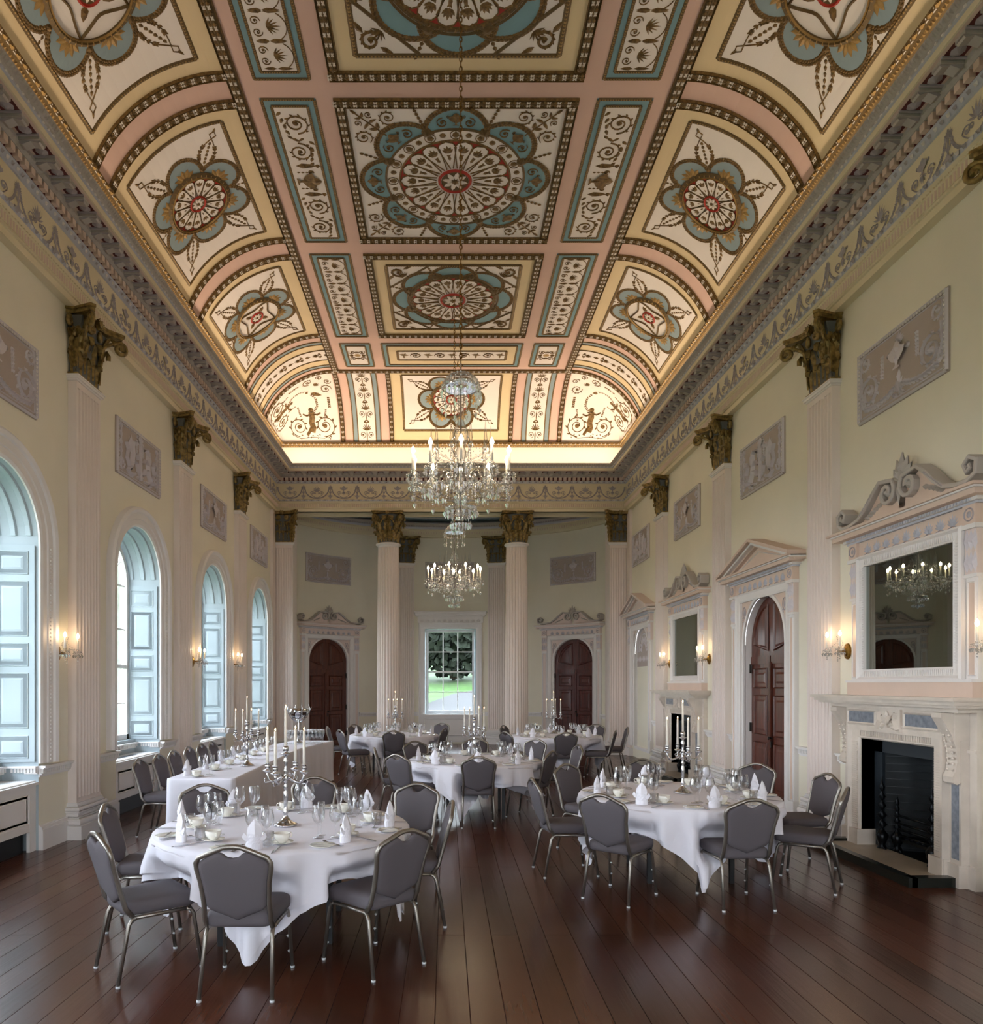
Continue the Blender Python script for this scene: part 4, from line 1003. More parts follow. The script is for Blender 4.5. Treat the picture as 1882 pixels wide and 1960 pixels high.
def ribbon(mb,P,w,h0,h1,mt):
    N=len(P); R=[]
    for i,(x,y) in enumerate(P):
        a,b=P[max(i-1,0)],P[min(i+1,N-1)]; dx,dy=b[0]-a[0],b[1]-a[1]; q=math.hypot(dx,dy) or 1; nx,ny=-dy/q*w/2,dx/q*w/2
        R.append([(x+nx,y+ny,h0),(x+nx,y+ny,h1-.01),(x+nx*.7,y+ny*.7,h1),(x-nx*.7,y-ny*.7,h1),(x-nx,y-ny,h1-.01),(x-nx,y-ny,h0)])
    mb.loft(R,mt,True,True)
def swan(mb,c,W,z,Hh,h1,m1='pinkw',m2='grey'):
    "broken scroll pediment with a palmette finial"
    for q in (-1,1):
        P=[]
        for k in range(15): a=-pi/2-.2+ (k/14)*2*pi*1.1; r=.15*Hh*(.35+.65*(k/14)); P.append((c+q*(W-.16*Hh+ -r*cos(a)*-1*-1),z+.27*Hh+r*sin(a)))
        v=P[:]
        P=[]
        for k in range(16): # outer volute, unwinding to the foot
            a=pi/2+ (1-k/15)*2*pi*1.1; r=.17*Hh*(1-.75*(1-k/15)); P.append((W-.2*Hh+r*cos(a)*1,.42*Hh-.17*Hh+r*sin(a)))
        foot=[(W*.80,.30*Hh),(W*.74,.10*Hh),(W*.62,.12*Hh),(W*.48,.30*Hh),(W*.34,.58*Hh),(W*.2,.72*Hh)]
        ctr=[]
        for k in range(1,18): a=pi/2+.25+ (k/17)*2*pi*1.25; r=.27*Hh*(1-.72*k/17); ctr.append((.33*Hh+r*cos(a),.47*Hh+r*sin(a)))
        P=[(W-.04,.02*Hh)]+[(W-.2*Hh+.2*Hh*cos(a),.28*Hh+.2*Hh*sin(a)) for a in [ -.9,-.3,.3,.9,1.5,2.2,2.9,3.6]]+[(W-.28*Hh,.12*Hh)] 
        outer=[(W-.2*Hh+r*.2*Hh*cos(a),.32*Hh+r*.2*Hh*sin(a)) for a,r in [(1.2,.15),(-.4,.3),(-2.0,.45),(-3.6,.6),(-4.8,.8),(-5.9,1.0),(-7.0,1.05),(-8.0,1.15)]]
        Q=outer+[(W-.5*Hh,.10*Hh),(W*.62,.16*Hh),(W*.5,.32*Hh),(W*.38,.56*Hh),(W*.27,.73*Hh)]+ctr
        ribbon(mb,[(c+q*x,z+y) for x,y in Q],.085*Hh,.02,h1,m2)
        mb.beads(c+q*W*.62,z+.16*Hh,c+q*W*.38,z+.56*Hh,.008,'lilac',h1)
        # filling board
        B=[(.05,.02),(W*.8,.02),(W*.62,.14*Hh),(W*.5,.3*Hh),(W*.38,.54*Hh),(W*.27,.7*Hh),(.05,.5*Hh)]
        mb.add([(c+q*x,z+y,h1*.6) for x,y in B],[tuple(range(len(B)))],m1); mb.add([(c+q*x,z+y,.01) for x,y in B],[tuple(range(len(B)))],m1)
        for k in range(5): a=math.radians(20+k*9); mb.leaf(c+q*(.62*Hh+.11*Hh*k),z+(.34-.055*k)*Hh,(a if q>0 else pi-a)-q*.6,.2*Hh,.1*Hh,m2,h1*.6,.04)
        mb.dot(c+q*.33*Hh,z+.47*Hh,.09*Hh,m2,h1*.8,.05)
    for k in range(-3,4): mb.leaf(c,z+.6*Hh,pi/2+k*.36,(.58-.08*abs(k))*Hh,.15*Hh,m2,h1*.6,.05); mb.leaf(c,z+.6*Hh,pi/2+k*.36,(.58-.08*abs(k))*Hh,.15*Hh,m2,h1*.6-.01,-.04)
    mb.leaf(c,z+.65*Hh,-pi/2,.5*Hh,.12*Hh,m2,h1*.8,.03)
def case(M,c,hw,sp,W,zf,Hp,kind,name,label,group,top,mirror=None,cp='pinkp',arch=True,z0=0):
    "W half width over the side pilasters, zf foot of the frieze"
    o=thing(name,label,'overmantel mirror' if mirror else ('niche' if 'niche' in name else 'door surround'),M(c,z0,.03),group)
    wi=W-.15; mb=MB(M); nn=6
    if arch:
        archsweep(mb,c,hw,z0,sp,[(0,-.01),(0,.03),(.02,.04),(.05,.03),(.06,.0)],'white',20)
        # spandrels
        xs=[c-wi+.13+(2*wi-.26)*k/20 for k in range(21)]
        for a,b in zip(xs,xs[1:]):
            f=lambda x:(sp+math.sqrt((hw+.05)**2-(x-c)**2)) if abs(x-c)<hw+.05 else z0
            mb.add([(a,f(a),.012),(b,f(b),.012),(b,zf-.1,.012),(a,zf-.1,.012)],[(0,1,2,3)],cp)
        for q in (-1,1):
            x=c+q*(wi-.22); mb.ring(x,zf-.28,.05,.014,'lilac',.014,.01,14,ry=.085); mb.leaf(x,zf-.34,pi/2,.12,.05,'lilac',.014,.012); mb.chain([(x-.05,zf-.34),(x-.04,zf-.5)],'lilac',.04,.02,.014,.008); mb.chain([(x+.05,zf-.34),(x+.04,zf-.5)],'lilac',.04,.02,.014,.008)
    mb.build('spandrel_panel',o) if arch else None
    mb=MB(M)
    t0=z0
    fw=.12 if arch else 0
    if arch:
        archsweep(mb,c,wi-.13,t0,zf-.12,[(0,.01),(0,.045),(.03,.055),(.11,.055),(.13,.075),(.14,.0)],'white',2,False)
        mb.build('frame',o)
    for q in (-1,1):
        x0,x1=sorted((c+q*(wi+.005),c+q*W)); mb=MB(M)
        mb.box(x0,x1,z0,zf-.44,0,.06,'white'); mb.box(x0+.03,x1-.03,z0+(.25 if not mirror else .06),zf-.5,.06,.062,cp)
        mb.frame(x0+.028,x1-.028,z0+(.25 if not mirror else .06),zf-.5,.015,'white',.06,.012)
        mb.box(x0-.01,x1+.01,zf-.46,zf-.43,0,.08,'white'); mb.box(x0,x1,zf-.43,zf-.03,0,.07,'pinkw'); mb.box(x0-.02,x1+.02,zf-.04,zf,0,.10,'white')
        for r in range(2):
            for k in range(3): mb.leaf(x0+(x1-x0)*(k+.5)/3,zf-.42+.19*r,pi/2,.19,.06,'relief',.07,.03)
        if not mirror: mb.box(x0-.012,x1+.012,z0,z0+.24,0,.08,'white')
        mb.build('side_pilaster',o)
    fh=.17; mb=MB(M); mb.box(c-W+.01,c+W-.01,zf+.001,zf+fh-.001,0,.06,cp,nn)
    n=9 if W>.95 else 8
    for i in range(n):
        x=c-wi*.9+1.8*wi*(i+.5)/n; mb.anthemion(x,zf+.03,pi/2,.12,'greyblue',.06,.016,False)
        mb.stroke([(x-.06,zf+.02),(x,zf+.035),(x+.06,zf+.02)],.01,'lilac',.06,.01)
    for q in (-1,1): mb.box(c+q*(W-.07)-.08,c+q*(W-.07)+.08,zf+.001,zf+fh-.001,.0,.09,cp); mb.ring(c+q*(W-.07),zf+fh/2,.055,.012,'lilac',.09,.01,16); mb.dot(c+q*(W-.07),zf+fh/2,.03,'lilac',.09,.012)
    mb.build('frieze',o)
    mb=MB(M); z=zf+fh
    for a,b,h,mt in ((0,.02,.09,'greyblue'),(.02,.05,.12,'flower'),(.05,.10,.2,cp),(.10,.115,.22,'white'),(.115,.14,.25,cp)):
        mb.box(c-W-h+.05,c+W+h-.05,z+a,z+b,0,h,mt,nn)
    k=int(2*W/.04)
    for i in range(k): x=c-W+2*W*(i+.5)/k; mb.box(x-.009,x+.009,z+.022,z+.046,.12,.132,'greyblue')
    mb.build('cornice',o); z+=.14
    mb=MB(M)
    if kind=='tri':
        We=W+.2
        mb.add([(c-We,z,.05),(c+We,z,.05),(c,z+Hp,.05)],[(0,1,2)],cp); mb.add([(c-We*.95,z,.08),(c+We*.95,z,.08),(c,z+Hp*.95,.08)],[(0,1,2)],cp)
        for q in (-1,1):
            for d,w2,h,mt in ((0,.045,.25,cp),(-.045,.035,.2,'white'),(-.075,.03,.14,cp)):
                A=(c+q*We,z+d-.002); B=(c,z+Hp+d)
                mb.loft([[(x,t,0),(x,t,h),(x,t+w2,h),(x,t+w2,0)] for x,t in (A,B)],mt,True,True)
            mb.frame(c-We*.5,c+We*.5,z+.03,z+.04,.01,'white',.08,.01)
            mb.line(c+q*We*.62,z+.05,c,z+Hp*.62,.015,'white',.08,.012)
    else: swan(mb,c,W+.12,z,Hp,.17,cp if not mirror else cp,'grey' if kind=='swan' else 'lilac')
    mb.build('pediment',o)
    return o
case(MR,10.64,DHW,DSP,1.04,3.16,.38,'tri','door_surround','pink and white door surround with triangular pediment round the tall right-hand door','door surrounds',3.9)
case(MBow,sD,.64,2.42,.98,3.16,.46,'swan','door_surround','white door surround with scroll pediment on the curved wall, left of the columns','door surrounds',3.6,cp='pinkw')
case(MBow,-sD,.64,2.42,.98,3.16,.46,'swan','door_surround','white door surround with scroll pediment on the curved wall, right of the columns','door surrounds',3.6,cp='pinkw')
o=case(MR,17.30,.62,2.52,.98,3.2,.38,'tri','arched_niche','shallow arched niche with triangular pediment at the far end of the fireplace wall','niches',3.9,cp='pinkw',z0=.27)
mb=MB(MR); P=[(17.30-.62,.27)]+[(17.30+.62*cos(pi-pi*k/20),2.52+.62*sin(pi*k/20)) for k in range(21)]+[(17.30+.62,.27)]
mb.add([(x,t,-.06) for x,t in P],[tuple(range(len(P)))],'wall'); mb.box(16.6,18.0,.2,.272,-.08,.01,'white'); archsweep(mb,17.3,.62,.27,2.52,[(0,-.06),(0,.0)],'white',20)
P=[(17.30+.61*cos(pi-pi*k/20),2.52+.61*sin(pi*k/20)) for k in range(21)]; P=[(17.30-.61,2.2)]+P+[(17.91,2.2)]
mb.add([(x,t,-.055) for x,t in P],[tuple(range(len(P)))],'reliefbg')
for r in (.2,.42,.56): mb.ring(17.3,2.55,r,.03,'relief',-.055,.02,30,0,pi)
for k in range(9): a=pi*(k+.5)/9; mb.leaf(17.3+.2*cos(a),2.55+.2*sin(a),a,.2,.08,'relief',-.055,.02)
for i in range(10): mb.leaf(16.75+.122*i,2.3,pi/2,.16,.06,'relief',-.055,.02)
mb.build('recess',o)
# ------------------------------------------------------------ plaster reliefs
def relief(M,c,label,kind,w=1.46,z0=4.64,z1=5.43):
    o=thing('plaster_relief',label,'plaster relief',M(c,z0,0),'plaster reliefs high on the walls')
    f=lambda s,t,h:M(c+s,t,h); mb=MB(f); mb.box(-w/2,w/2,z0,z1,0,.02,'reliefbg',8)
    mb.build('ground',o) 
    mb=MB(f); mb.frame(-w/2+.016,w/2-.016,z0+.016,z1-.016,.03,'relief',.02,.025); mb.frame(-w/2+.055,w/2-.055,z0+.055,z1-.055,.012,'relief',.02,.012)
    for a in ((-w/2+.02,z1-.035,w/2-.02,z1-.035),(-w/2+.035,z0,-w/2+.035,z1),(w/2-.035,z0,w/2-.035,z1)): mb.beads(*a,.014,'flower',.035)
    mb.build('border',o)
    mb=MB(f); g='relief'; zc=(z0+z1)/2
    if kind=='urn':
        mb.urn(0,zc+.08,pi/2,.27,g,.02,.06); mb.anthemion(0,zc+.2,pi/2,.13,g,.02,.03,False); mb.anthemion(0,z0+.1,pi/2,.17,g,.02,.03); mb.leaf(0,zc-.05,-pi/2,.2,.05,g,.02,.03)
        for q in (-1,1):
            mb.spiral(q*.5,zc-.1,.17,g,-q*0+pi/2-q*pi/2,q,1.8,.016,.02,.03); mb.dot(q*.5,zc-.1,.04,g,.02,.05); mb.spiral(q*.58,zc+.24,.1,g,pi/2,-q,1.5,.016,.02,.02)
            mb.stroke([(q*.05,z0+.17),(q*.2,z0+.12),(q*.38,z0+.1),(q*.6,z0+.13),(q*.67,z0+.3),(q*.65,z0+.5)],.014,g,.02,.03)
            mb.chain([(q*.05,z0+.17),(q*.2,z0+.12),(q*.38,z0+.1),(q*.6,z0+.13),(q*.67,z0+.3)],g,.07,.035,.02,.03); mb.chain([(q*.28,zc+.2),(q*.29,zc-.05)],g,.05,.03,.02,.02)
    else:
        for q in (-1,1):
            # rearing winged beast each side of a candelabrum
            for P,w2 in (([(.34,-.22),(.27,-.12),(.25,.02),(.27,.12)],.10),([(.27,.08),(.24,.17),(.17,.2),(.13,.17)],.05),([(.33,-.18),(.42,-.26),(.32,-.31),(.26,-.3)],.045),([(.25,-.02),(.15,.04),(.09,-.03)],.03),([(.25,-.08),(.14,-.10),(.10,-.2)],.03),([(.38,-.2),(.46,-.1),(.42,.02),(.47,.1)],.02)):
                mb.stroke([(q*x,zc+y) for x,y in P],w2,g,.02,.05)
            for k in range(5): mb.leaf(q*.27,zc+.0,pi/2-q*(.15+.22*k),.27-.03*k,.05,g,.03,.03)
            mb.spiral(q*.58,zc-.2,.09,g,0,q,1.5,.016,.02,.02); mb.stroke([(q*.6,zc-.3),(q*.6,zc+.3)],.014,g,.02,.02)
            for k in range(4): mb.anthemion(q*.6,zc-.08+.11*k,pi/2,.1,g,.02,.02,False)
            mb.chain([(q*.1,zc+.26),(q*.1,zc+.05)],g,.05,.03,.02,.02)
        mb.stroke([(0,zc-.3),(0,zc+.3)],.04,g,.02,.04); mb.urn(0,zc+.26,pi/2,.16,g,.02,.03); mb.anthemion(0,zc-.25,pi/2,.15,g,.02,.03)
        for i in range(10): mb.leaf(-.35+.078*i,z0+.1,.3*(i%3),.1,.05,g,.02,.03)
    mb.build('ornament',o)
for c,l,k in ((7.05,'cut by the left edge, nearest on the window wall','urn'),(10.38,'second from the camera on the window wall','beast'),(13.72,'third from the camera on the window wall','urn'),(17.02,'farthest from the camera on the window wall','beast')):
    relief(ML,c,'grey plaster relief panel, '+l,k,z0=4.59,z1=5.34)
for c,l,k in ((7.44,'above the large mirror','urn'),(10.70,'above the tall right-hand door','beast'),(14.02,'above the farther mirror','urn'),(17.34,'above the arched niche','beast')):
    relief(MR,c,'grey plaster relief panel on the fireplace wall, '+l,k,z0=4.66,z1=5.44)
for x,l in ((-3.5,'to the left of the columns'),(0,'half hidden behind the smaller chandelier'),(3.5,'to the right of the columns')):
    relief(MBow,bow_s(x),'curved grey plaster relief panel with urn, '+l,'urn',w=1.5,z0=4.62,z1=5.42)
# ------------------------------------------------------------ fireplaces and mirrors
def chimney(c,where):
    M=MR; o=thing('chimneypiece','pale marble chimneypiece with blue-grey marble inlay, '+where,'fireplace',M(c,0,.1),'marble chimneypieces')
    z=1.665; mb=MB(M)
    for a,b,h,e in ((-.03,.0,.40,1.20),(-.065,-.03,.37,1.17),(-.09,-.065,.33,1.13),(-.13,-.09,.25,1.04)): mb.box(c-e,c+e,z+a,z+b,0,h,'marble')
    mb.build('mantel_shelf',o)
    mb=MB(M); mb.box(c-.93,c+.93,1.29,z-.13,0,.2,'marble')
    mb.build('frieze_block',o)
    for q in (-1,1):
        mb=MB(M); x0,x1=sorted((c+q*.24,c+q*.74)); mb.box(x0,x1,1.36,1.50,.2,.205,'bluemarble'); mb.frame(x0,x1,1.36,1.50,.025,'marble',.2,.02); mb.build('inlay_panel',o)
    mb=MB(M); mb.box(c-.2,c+.2,1.31,z-.13,.2,.225,'marble'); mb.urn(c,1.43,pi/2,.16,'marble',.225,.03)
    for q in (-1,1):
        mb.stroke([(c+q*.17,1.33),(c+q*.12,1.42),(c+q*.14,1.5)],.045,'marble',.225,.03); mb.stroke([(c+q*.15,1.45),(c+q*.09,1.40),(c+q*.02,1.42)],.015,'marble',.225,.02); mb.leaf(c+q*.13,1.34,pi/2+q*1.2,.1,.05,'marble',.225,.03)
    mb.build('carved_tablet',o)
    for q in (-1,1):
        x0,x1=sorted((c+q*.78,c+q*.93)); mb=MB(M); mb.box(x0+.002,x1-.002,0,1.289,0,.14,'marble'); mb.box(x0+.03,x1-.03,.24,1.05,.13,.145,'bluemarble'); mb.box(x0-.01,x1+.01,0,.2,0,.17,'marble'); mb.build('jamb',o)
        x0,x1=sorted((c+q*.93,c+q*1.02)); mb=MB(M); mb.box(x0,x1,0,1.55,0,.07,'marble'); mb.box(x0-.01,x1+.015,1.18,1.21,0,.09,'marble'); mb.box(x0-.01,x1+.015,0,.2,0,.09,'marble'); mb.build('return_pilaster',o)
        mb=MB(M); xc=c+q*.855; R=[]
        prof=[(.14,.92),(.17,.90),(.205,.92),(.21,.97),(.185,1.02),(.17,1.10),(.18,1.22),(.22,1.34),(.28,1.44),(.31,1.49),(.31,1.53),(.14,1.53)]
        for s in (xc-.065,xc+.065): R.append([(s,t,h) for h,t in prof])
        mb.loft(R,'marble',True,True)
        for t in [.98+.05*k for k in range(10)]:
            h=.19+ .1*max(0,(t-1.15)/.4)**1.3; mb.dot(xc-.035,t,.014,'marble',h,.012,6); mb.dot(xc+.035,t,.014,'marble',h,.012,6)
        mb.lathe([(.0,.0),(.045,.0),(.045,.13),(0,.13)],'marble',n=14) if 0 else None
        mb.build('console_bracket',o)
    mb=MB(M); archsweep(mb,c,.60,.02,1.20,[(0,.0),(0,.15),(.015,.17),(.13,.17),(.15,.21),(.18,.21),(.18,0)],'marble',2,False)
    for i in range(40):
        t=.25+.92*(i+.5)/40
        for q in (-1,1): mb.box(c+q*.675-.05,c+q*.675+.05,t-.007,t+.007,.17,.178,'marble')
    for i in range(44): s=c-.58+1.16*(i+.5)/44; mb.box(s-.007,s+.007,1.23,1.31,.17,.178,'marble')
    for q in (-1,1):
        x0,x1=sorted((c+q*.58,c+q*.79)); mb.box(x0,x1,0,.22,0,.2,'marble')
    mb.build('fluted_surround',o)
    mb=MB(M)
    for q in (-1,1):
        mb.add([(c+q*.6,.0,.14),(c+q*.6,.0,-.0),(c+q*.6,1.2,-.0),(c+q*.6,1.2,.14)],[(0,1,2,3)],'marble')
        x0,x1=sorted((c+q*.46,c+q*.6)); mb.box(x0,x1,.0,1.2,-.05,-.0,'slate')
    mb.add([(c-.6,1.2,.14),(c+.6,1.2,.14),(c+.6,1.2,0),(c-.6,1.2,0)],[(0,1,2,3)],'marble')
    mb.box(c-.6,c+.6,1.06,1.3,-.05,0,'slate')
    mb.build('slip',o)
    mb=MB(M); R=[[(c-.46,t,-.03),(c-.3,t,-.42),(c+.3,t,-.42),(c+.46,t,-.03)] for t in (.0,1.33)]; mb.loft(R,'soot',False)
    mb.add([(c-.6,1.08,0),(c+.6,1.08,0),(c+.6,1.3,-.5),(c-.6,1.3,-.5)],[(0,1,2,3)],'soot'); mb.add([(c-.6,.03,.1),(c+.6,.03,.1),(c+.6,.03,-.5),(c-.6,.03,-.5)],[(0,1,2,3)],'black')
    for k in range(13):
        t=.06+.08*k; mb.box(c-.3,c+.3,t-.003,t+.003,-.42,-.416,'steelgrey')
        for j in range(3): s=c-.3+.2*(j+(.5 if k%2 else 0))+.05; mb.box(s-.003,s+.003,t,t+.08,-.42,-.416,'steelgrey')
        for q in (-1,1): mb.tube([(c+q*.455,t,-.04),(c+q*.303,t,-.415)],.003,'steelgrey',4)
    mb.build('firebox',o)
    mb=MB(M); mb.box(c-.82,c+.78,.0,.055,.0,.52,'hearth'); mb.build('hearth_slab',o)
    mb=MB(M); mb.box(c-.9,c+.86,.0,.085,.50,.58,'blackstone'); mb.box(c-.9,c-.80,0,.085,.17,.55,'blackstone'); mb.box(c+.76,c+.86,0,.085,.17,.55,'blackstone'); mb.build('kerb',o)
    g=thing('fire_grate','black iron fire grate with ball finials inside the fireplace, '+where,'fire grate',M(c,.03,-.1),'iron fire grates')
    mb=MB(M)
    for t,h in ((.22,-.06),(.28,-.06),(.34,-.06),(.42,-.06)): mb.tube([(c-.3,t,h),(c+.3,t,h)],.012,'iron',6)
    for k in range(7): s=c-.27+.09*k; mb.tube([(s,.2,-.06),(s,.18,-.3)],.01,'iron',5)
    mb.box(c-.3,c+.3,.16,.19,-.32,-.06,'iron'); mb.loft([[(c-.2+.4*k/8,t,-.36+.01*0) for t in (.2,.5+.22*sin(pi*k/8))] for k in range(9)],'iron',False)
    mb.build('basket',g)
    for x,h,s in ((-.4,.04,1.3),(.4,.04,1.3),(-.3,-.06,.85),(.3,-.06,.85)):
        mb=MB(M); prof=[(.05,.06),(.03,.1),(.05,.14),(.06,.2),(.03,.24)]
        for k in range(5): z_=.27+.075*k*s; r=.042*s*(1-.1*k); prof+= [(.012,z_),(r,z_+.03*s),(.012,z_+.065*s)]
        prof.append((.0,.27+.42*s)); R=[]
        for r,t in prof: R.append([(c+x+r*cos(2*pi*j/10),t*1.0,h+r*sin(2*pi*j/10)) for j in range(10)])
        mb.loft(R,'iron',True,sm=True); mb.tube([(c+x-.07,.04,h),(c+x,.1,h),(c+x+.07,.04,h)],.015,'iron',6)
        mb.build('ball_finial',g)
    return o
chimney(7.30,'nearest the camera'); chimney(13.96,'beyond the tall door')
def overmantel(c,label,kind='swan'):
    M=MR; W=.98
    o=case(M,c,0,0,W,3.17,.52,'swan','overmantel_mirror',label,'overmantel mirrors',4,mirror=True,arch=False,z0=1.80)
    mb=MB(M); x=.70; mb.box(c-.83,c+.83,1.8,3.17,0,.03,'white')
    R=[[(c-a,1.94-b,h),(c+a,1.94-b,h),(c+a,3.06+b,h),(c-a,3.06+b,h)] for a,b,h in ((.83,.12,.03),(.83,.12,.10),(.80,.10,.11),(.78,.08,.085),(.72,.02,.075),(.70,.0,.085),(.70,.0,.05))]
    mb.loft(R,'white',True)
    n=52
    for i in range(n):
        s=c-.70+1.40*(i+.5)/n
        for t in (1.89,3.11): mb.box(s-.007,s+.007,t-.03,t+.03,.078,.088,'white')
    n=42
    for i in range(n):
        t=1.94+1.12*(i+.5)/n
        for q in (-1,1): mb.box(c+q*.75-.03,c+q*.75+.03,t-.007,t+.007,.078,.088,'white')
    mb.build('mirror_frame',o)
    mb=MB(M); mb.add([(c-.71,1.93,.055),(c+.71,1.93,.055),(c+.71,3.07,.055),(c-.71,3.07,.055)],[(0,1,2,3)],'mirror'); mb.build('mirror_glass',o)
    mb=MB(M); mb.box(c-W,c+W,1.66,1.80,0,.11,'pinkp'); mb.box(c-W-.01,c+W+.01,1.80,1.825,0,.125,'white'); mb.build('plinth',o)
overmantel(7.26,'large overmantel mirror in white frame with scroll pediment, nearest the camera'); overmantel(13.93,'smaller-looking overmantel mirror with scroll pediment, beyond the tall door')
# ------------------------------------------------------------ chandeliers and wall lights
def chainlinks(mb,x,y,z0,z1,mt='brass',r=.022,l=.05):
    n=int((z1-z0)/l); 
    for i in range(n):
        z=z0+l*(i+.5); R=[]
        for j in range(9):
            a=2*pi*j/8; u=r*.6*cos(a); w_=(l*.68)*sin(a); R.append((x+(u if i%2 else 0),y+(0 if i%2 else u),z+w_))
        mb.tube(R[:-1],.0055,mt,4,closed=True)
def strand(mb,p,q,sag,n,r,mt='crystal'):
    for k in range(n+1):
        t=k/n; s_=4*t*(1-t); mb.octa((p[0]+(q[0]-p[0])*t,p[1]+(q[1]-p[1])*t,p[2]+(q[2]-p[2])*t-sag*s_),r,r*2.2,mt,5)
def drop(mb,x,y,z,l=.05,r=.014,mt='crystal'):
    r*=1.2; l*=1.1
    mb.octa((x,y,z-.012),.006,.012,mt,4); mb.octa((x,y,z-.03-l*.4),r,l,mt,6)
def flame(mb,x,y,z,r=.014,h=.05,mt='bulb'):
    mb.lathe([(.3*r,0),(r,.3*h),(r*.8,.55*h),(r*.3,.85*h),(.0,h)],mt,(x,y,z),8)
def chandelier(x,y,z,label,n=10,a0=.3):
    o=thing('crystal_chandelier',label,'chandelier',(x,y,z),'crystal chandeliers')
    mb=MB(); chainlinks(mb,x,y,z+.1,ZC-.02); mb.tube([(x-.03,y,z+.12),(x-.035,y,z+.08),(x,y,z+.05),(x+.02,y,z+.08)],.006,'brass',6); mb.build('chain',o)
    mb=MB(); mb.lathe([(.008,.1),(.008,-1.5)],'silver',(x,y,z),6); mb.build('rod',o)
    mb=MB(); mb.lathe([(.02,0),(.08,-.01),(.15,-.05),(.19,-.11),(.2,-.15),(.17,-.155),(.06,-.13),(.02,-.14)],'crystal_thin',(x,y,z),20)
    for k in range(20): 
        a=2*pi*k/20
        for rr,zz in ((.2,-.15),(.17,-.09),(.12,-.04)): mb.octa((x+rr*cos(a),y+rr*sin(a),z+zz),.012,.03,'crystal',5)
        drop(mb,x+.2*cos(a),y+.2*sin(a),z-.17,.05,.013)
        if k%2==0:
            for j in range(5): mb.octa((x+.19*cos(a),y+.19*sin(a),z-.2-.028*j),.007,.02,'crystal',5)
            drop(mb,x+.19*cos(a),y+.19*sin(a),z-.33,.06,.016)
    mb.build('canopy',o)
    mb=MB(); mb.lathe([(.03,-.14),(.025,-.2),(.035,-.26),(.03,-.42),(.045,-.45),(.03,-.48),(.05,-.54),(.08,-.60),(.075,-.68),(.04,-.76),(.06,-.8),(.035,-.9),(.05,-.98),(.09,-1.02),(.14,-1.05),(.15,-1.10),(.12,-1.16),(.05,-1.2),(.04,-1.26),(.09,-1.30),(.04,-1.33),(.16,-1.36),(.165,-1.38),(.08,-1.42),(.03,-1.44),(.03,-1.5)],'crystal_thin',(x,y,z),18); mb.build('stem',o)
    for k in range(n):
        a=a0+2*pi*k/n; c,s=cos(a),sin(a); P=[]
        for r,h in ((.1,-1.03),(.16,-.97),(.22,-.96),(.28,-1.02),(.33,-1.12),(.39,-1.17),(.46,-1.15),(.5,-1.08)): P.append((x+r*c,y+r*s,z+h))
        mb=MB(); mb.tube(P,.011,'crystal_thin',6)
        X,Y=x+.5*c,y+.5*s
        mb.lathe([(.01,-1.1),(.05,-1.085),(.06,-1.075),(.02,-1.07),(.018,-1.04),(.03,-1.03),(.022,-1.02)],'crystal_thin',(X,Y,z),10)
        for j in range(8):
            b=2*pi*j/8; drop(mb,X+.06*cos(b),Y+.06*sin(b),z-1.08,.045,.012)
            mb.octa((X+.06*cos(b),Y+.06*sin(b),z-1.07),.012,.02,'crystal',5)
        for j in range(5): mb.octa((X,Y,z-1.13-.025*j),.012,.024,'crystal',6)
        drop(mb,X,Y,z-1.25,.06,.018)
        ar=mb.build('arm',o)
        mb=MB(); mb.lathe([(.0,-1.02),(.014,-1.02),(.014,-.86),(.0,-.86)],'candlewax',(X,Y,z),10); mb.build('candle_tube',ar)
        mb=MB(); flame(mb,X,Y,z-.86,.022,.075); mb.build('bulb',ar)
        b=a+pi/n; mb=MB(); c2,s2=cos(b),sin(b)
        P=[(x+r*c2,y+r*s2,z+h) for r,h in ((.06,-.98),(.12,-.9),(.2,-.88),(.27,-.86),(.3,-.83))]; mb.tube(P,.009,'crystal_thin',5)
        mb.lathe([(.012,-.84),(.028,-.82),(.014,-.78),(.02,-.75),(.011,-.66),(.0,-.52)],'crystal_thin',(x+.3*c2,y+.3*s2,z),6)
        strand(mb,(x+.3*c2,y+.3*s2,z-.8),(x+.5*c,y+.5*s,z-1.06),.10,8,.008); strand(mb,(x+.3*c2,y+.3*s2,z-.8),(x+.05*c2,y+.05*s2,z-.6),.08,7,.008)
        for j in range(4): mb.octa((x+.3*c2,y+.3*s2,z-.87-.03*j),.01,.026,'crystal',5)
        drop(mb,x+.3*c2,y+.3*s2,z-.98,.06,.017)
        mb.build('spire_arm',o)
    for k in range(n):
        mb=MB(); a=a0+2*pi*k/n; b=a+2*pi/n; strand(mb,(x+.5*cos(a),y+.5*sin(a),z-1.1),(x+.5*cos(b),y+.5*sin(b),z-1.1),.14,10,.0075)
        strand(mb,(x+.5*cos(a),y+.5*sin(a),z-1.1),(x+.15*cos(a),y+.15*sin(a),z-1.3),.08,8,.0075); strand(mb,(x+.5*cos(a),y+.5*sin(a),z-1.07),(x+.15*cos(a),y+.15*sin(a),z-1.05),.12,8,.008)
        for j in range(6): b2=2*pi*j/6; drop(mb,x+.36*cos(a)+.05*cos(b2),y+.36*sin(a)+.05*sin(b2),z-1.17,.05,.013)
        mb.build('crystal_swag',o)
    mb=MB()
    for k in range(18):
        a=2*pi*k/18; drop(mb,x+.165*cos(a),y+.165*sin(a),z-1.38,.055,.017); 
        for j in range(4): mb.octa((x+.15*cos(a),y+.15*sin(a),z-1.14-.03*j),.01,.026,'crystal',5)
        for j in range(3): mb.octa((x+.1*cos(a),y+.1*sin(a),z-1.4-.03*j),.009,.026,'crystal',5)
        drop(mb,x+.1*cos(a),y+.1*sin(a),z-1.5,.05,.014)
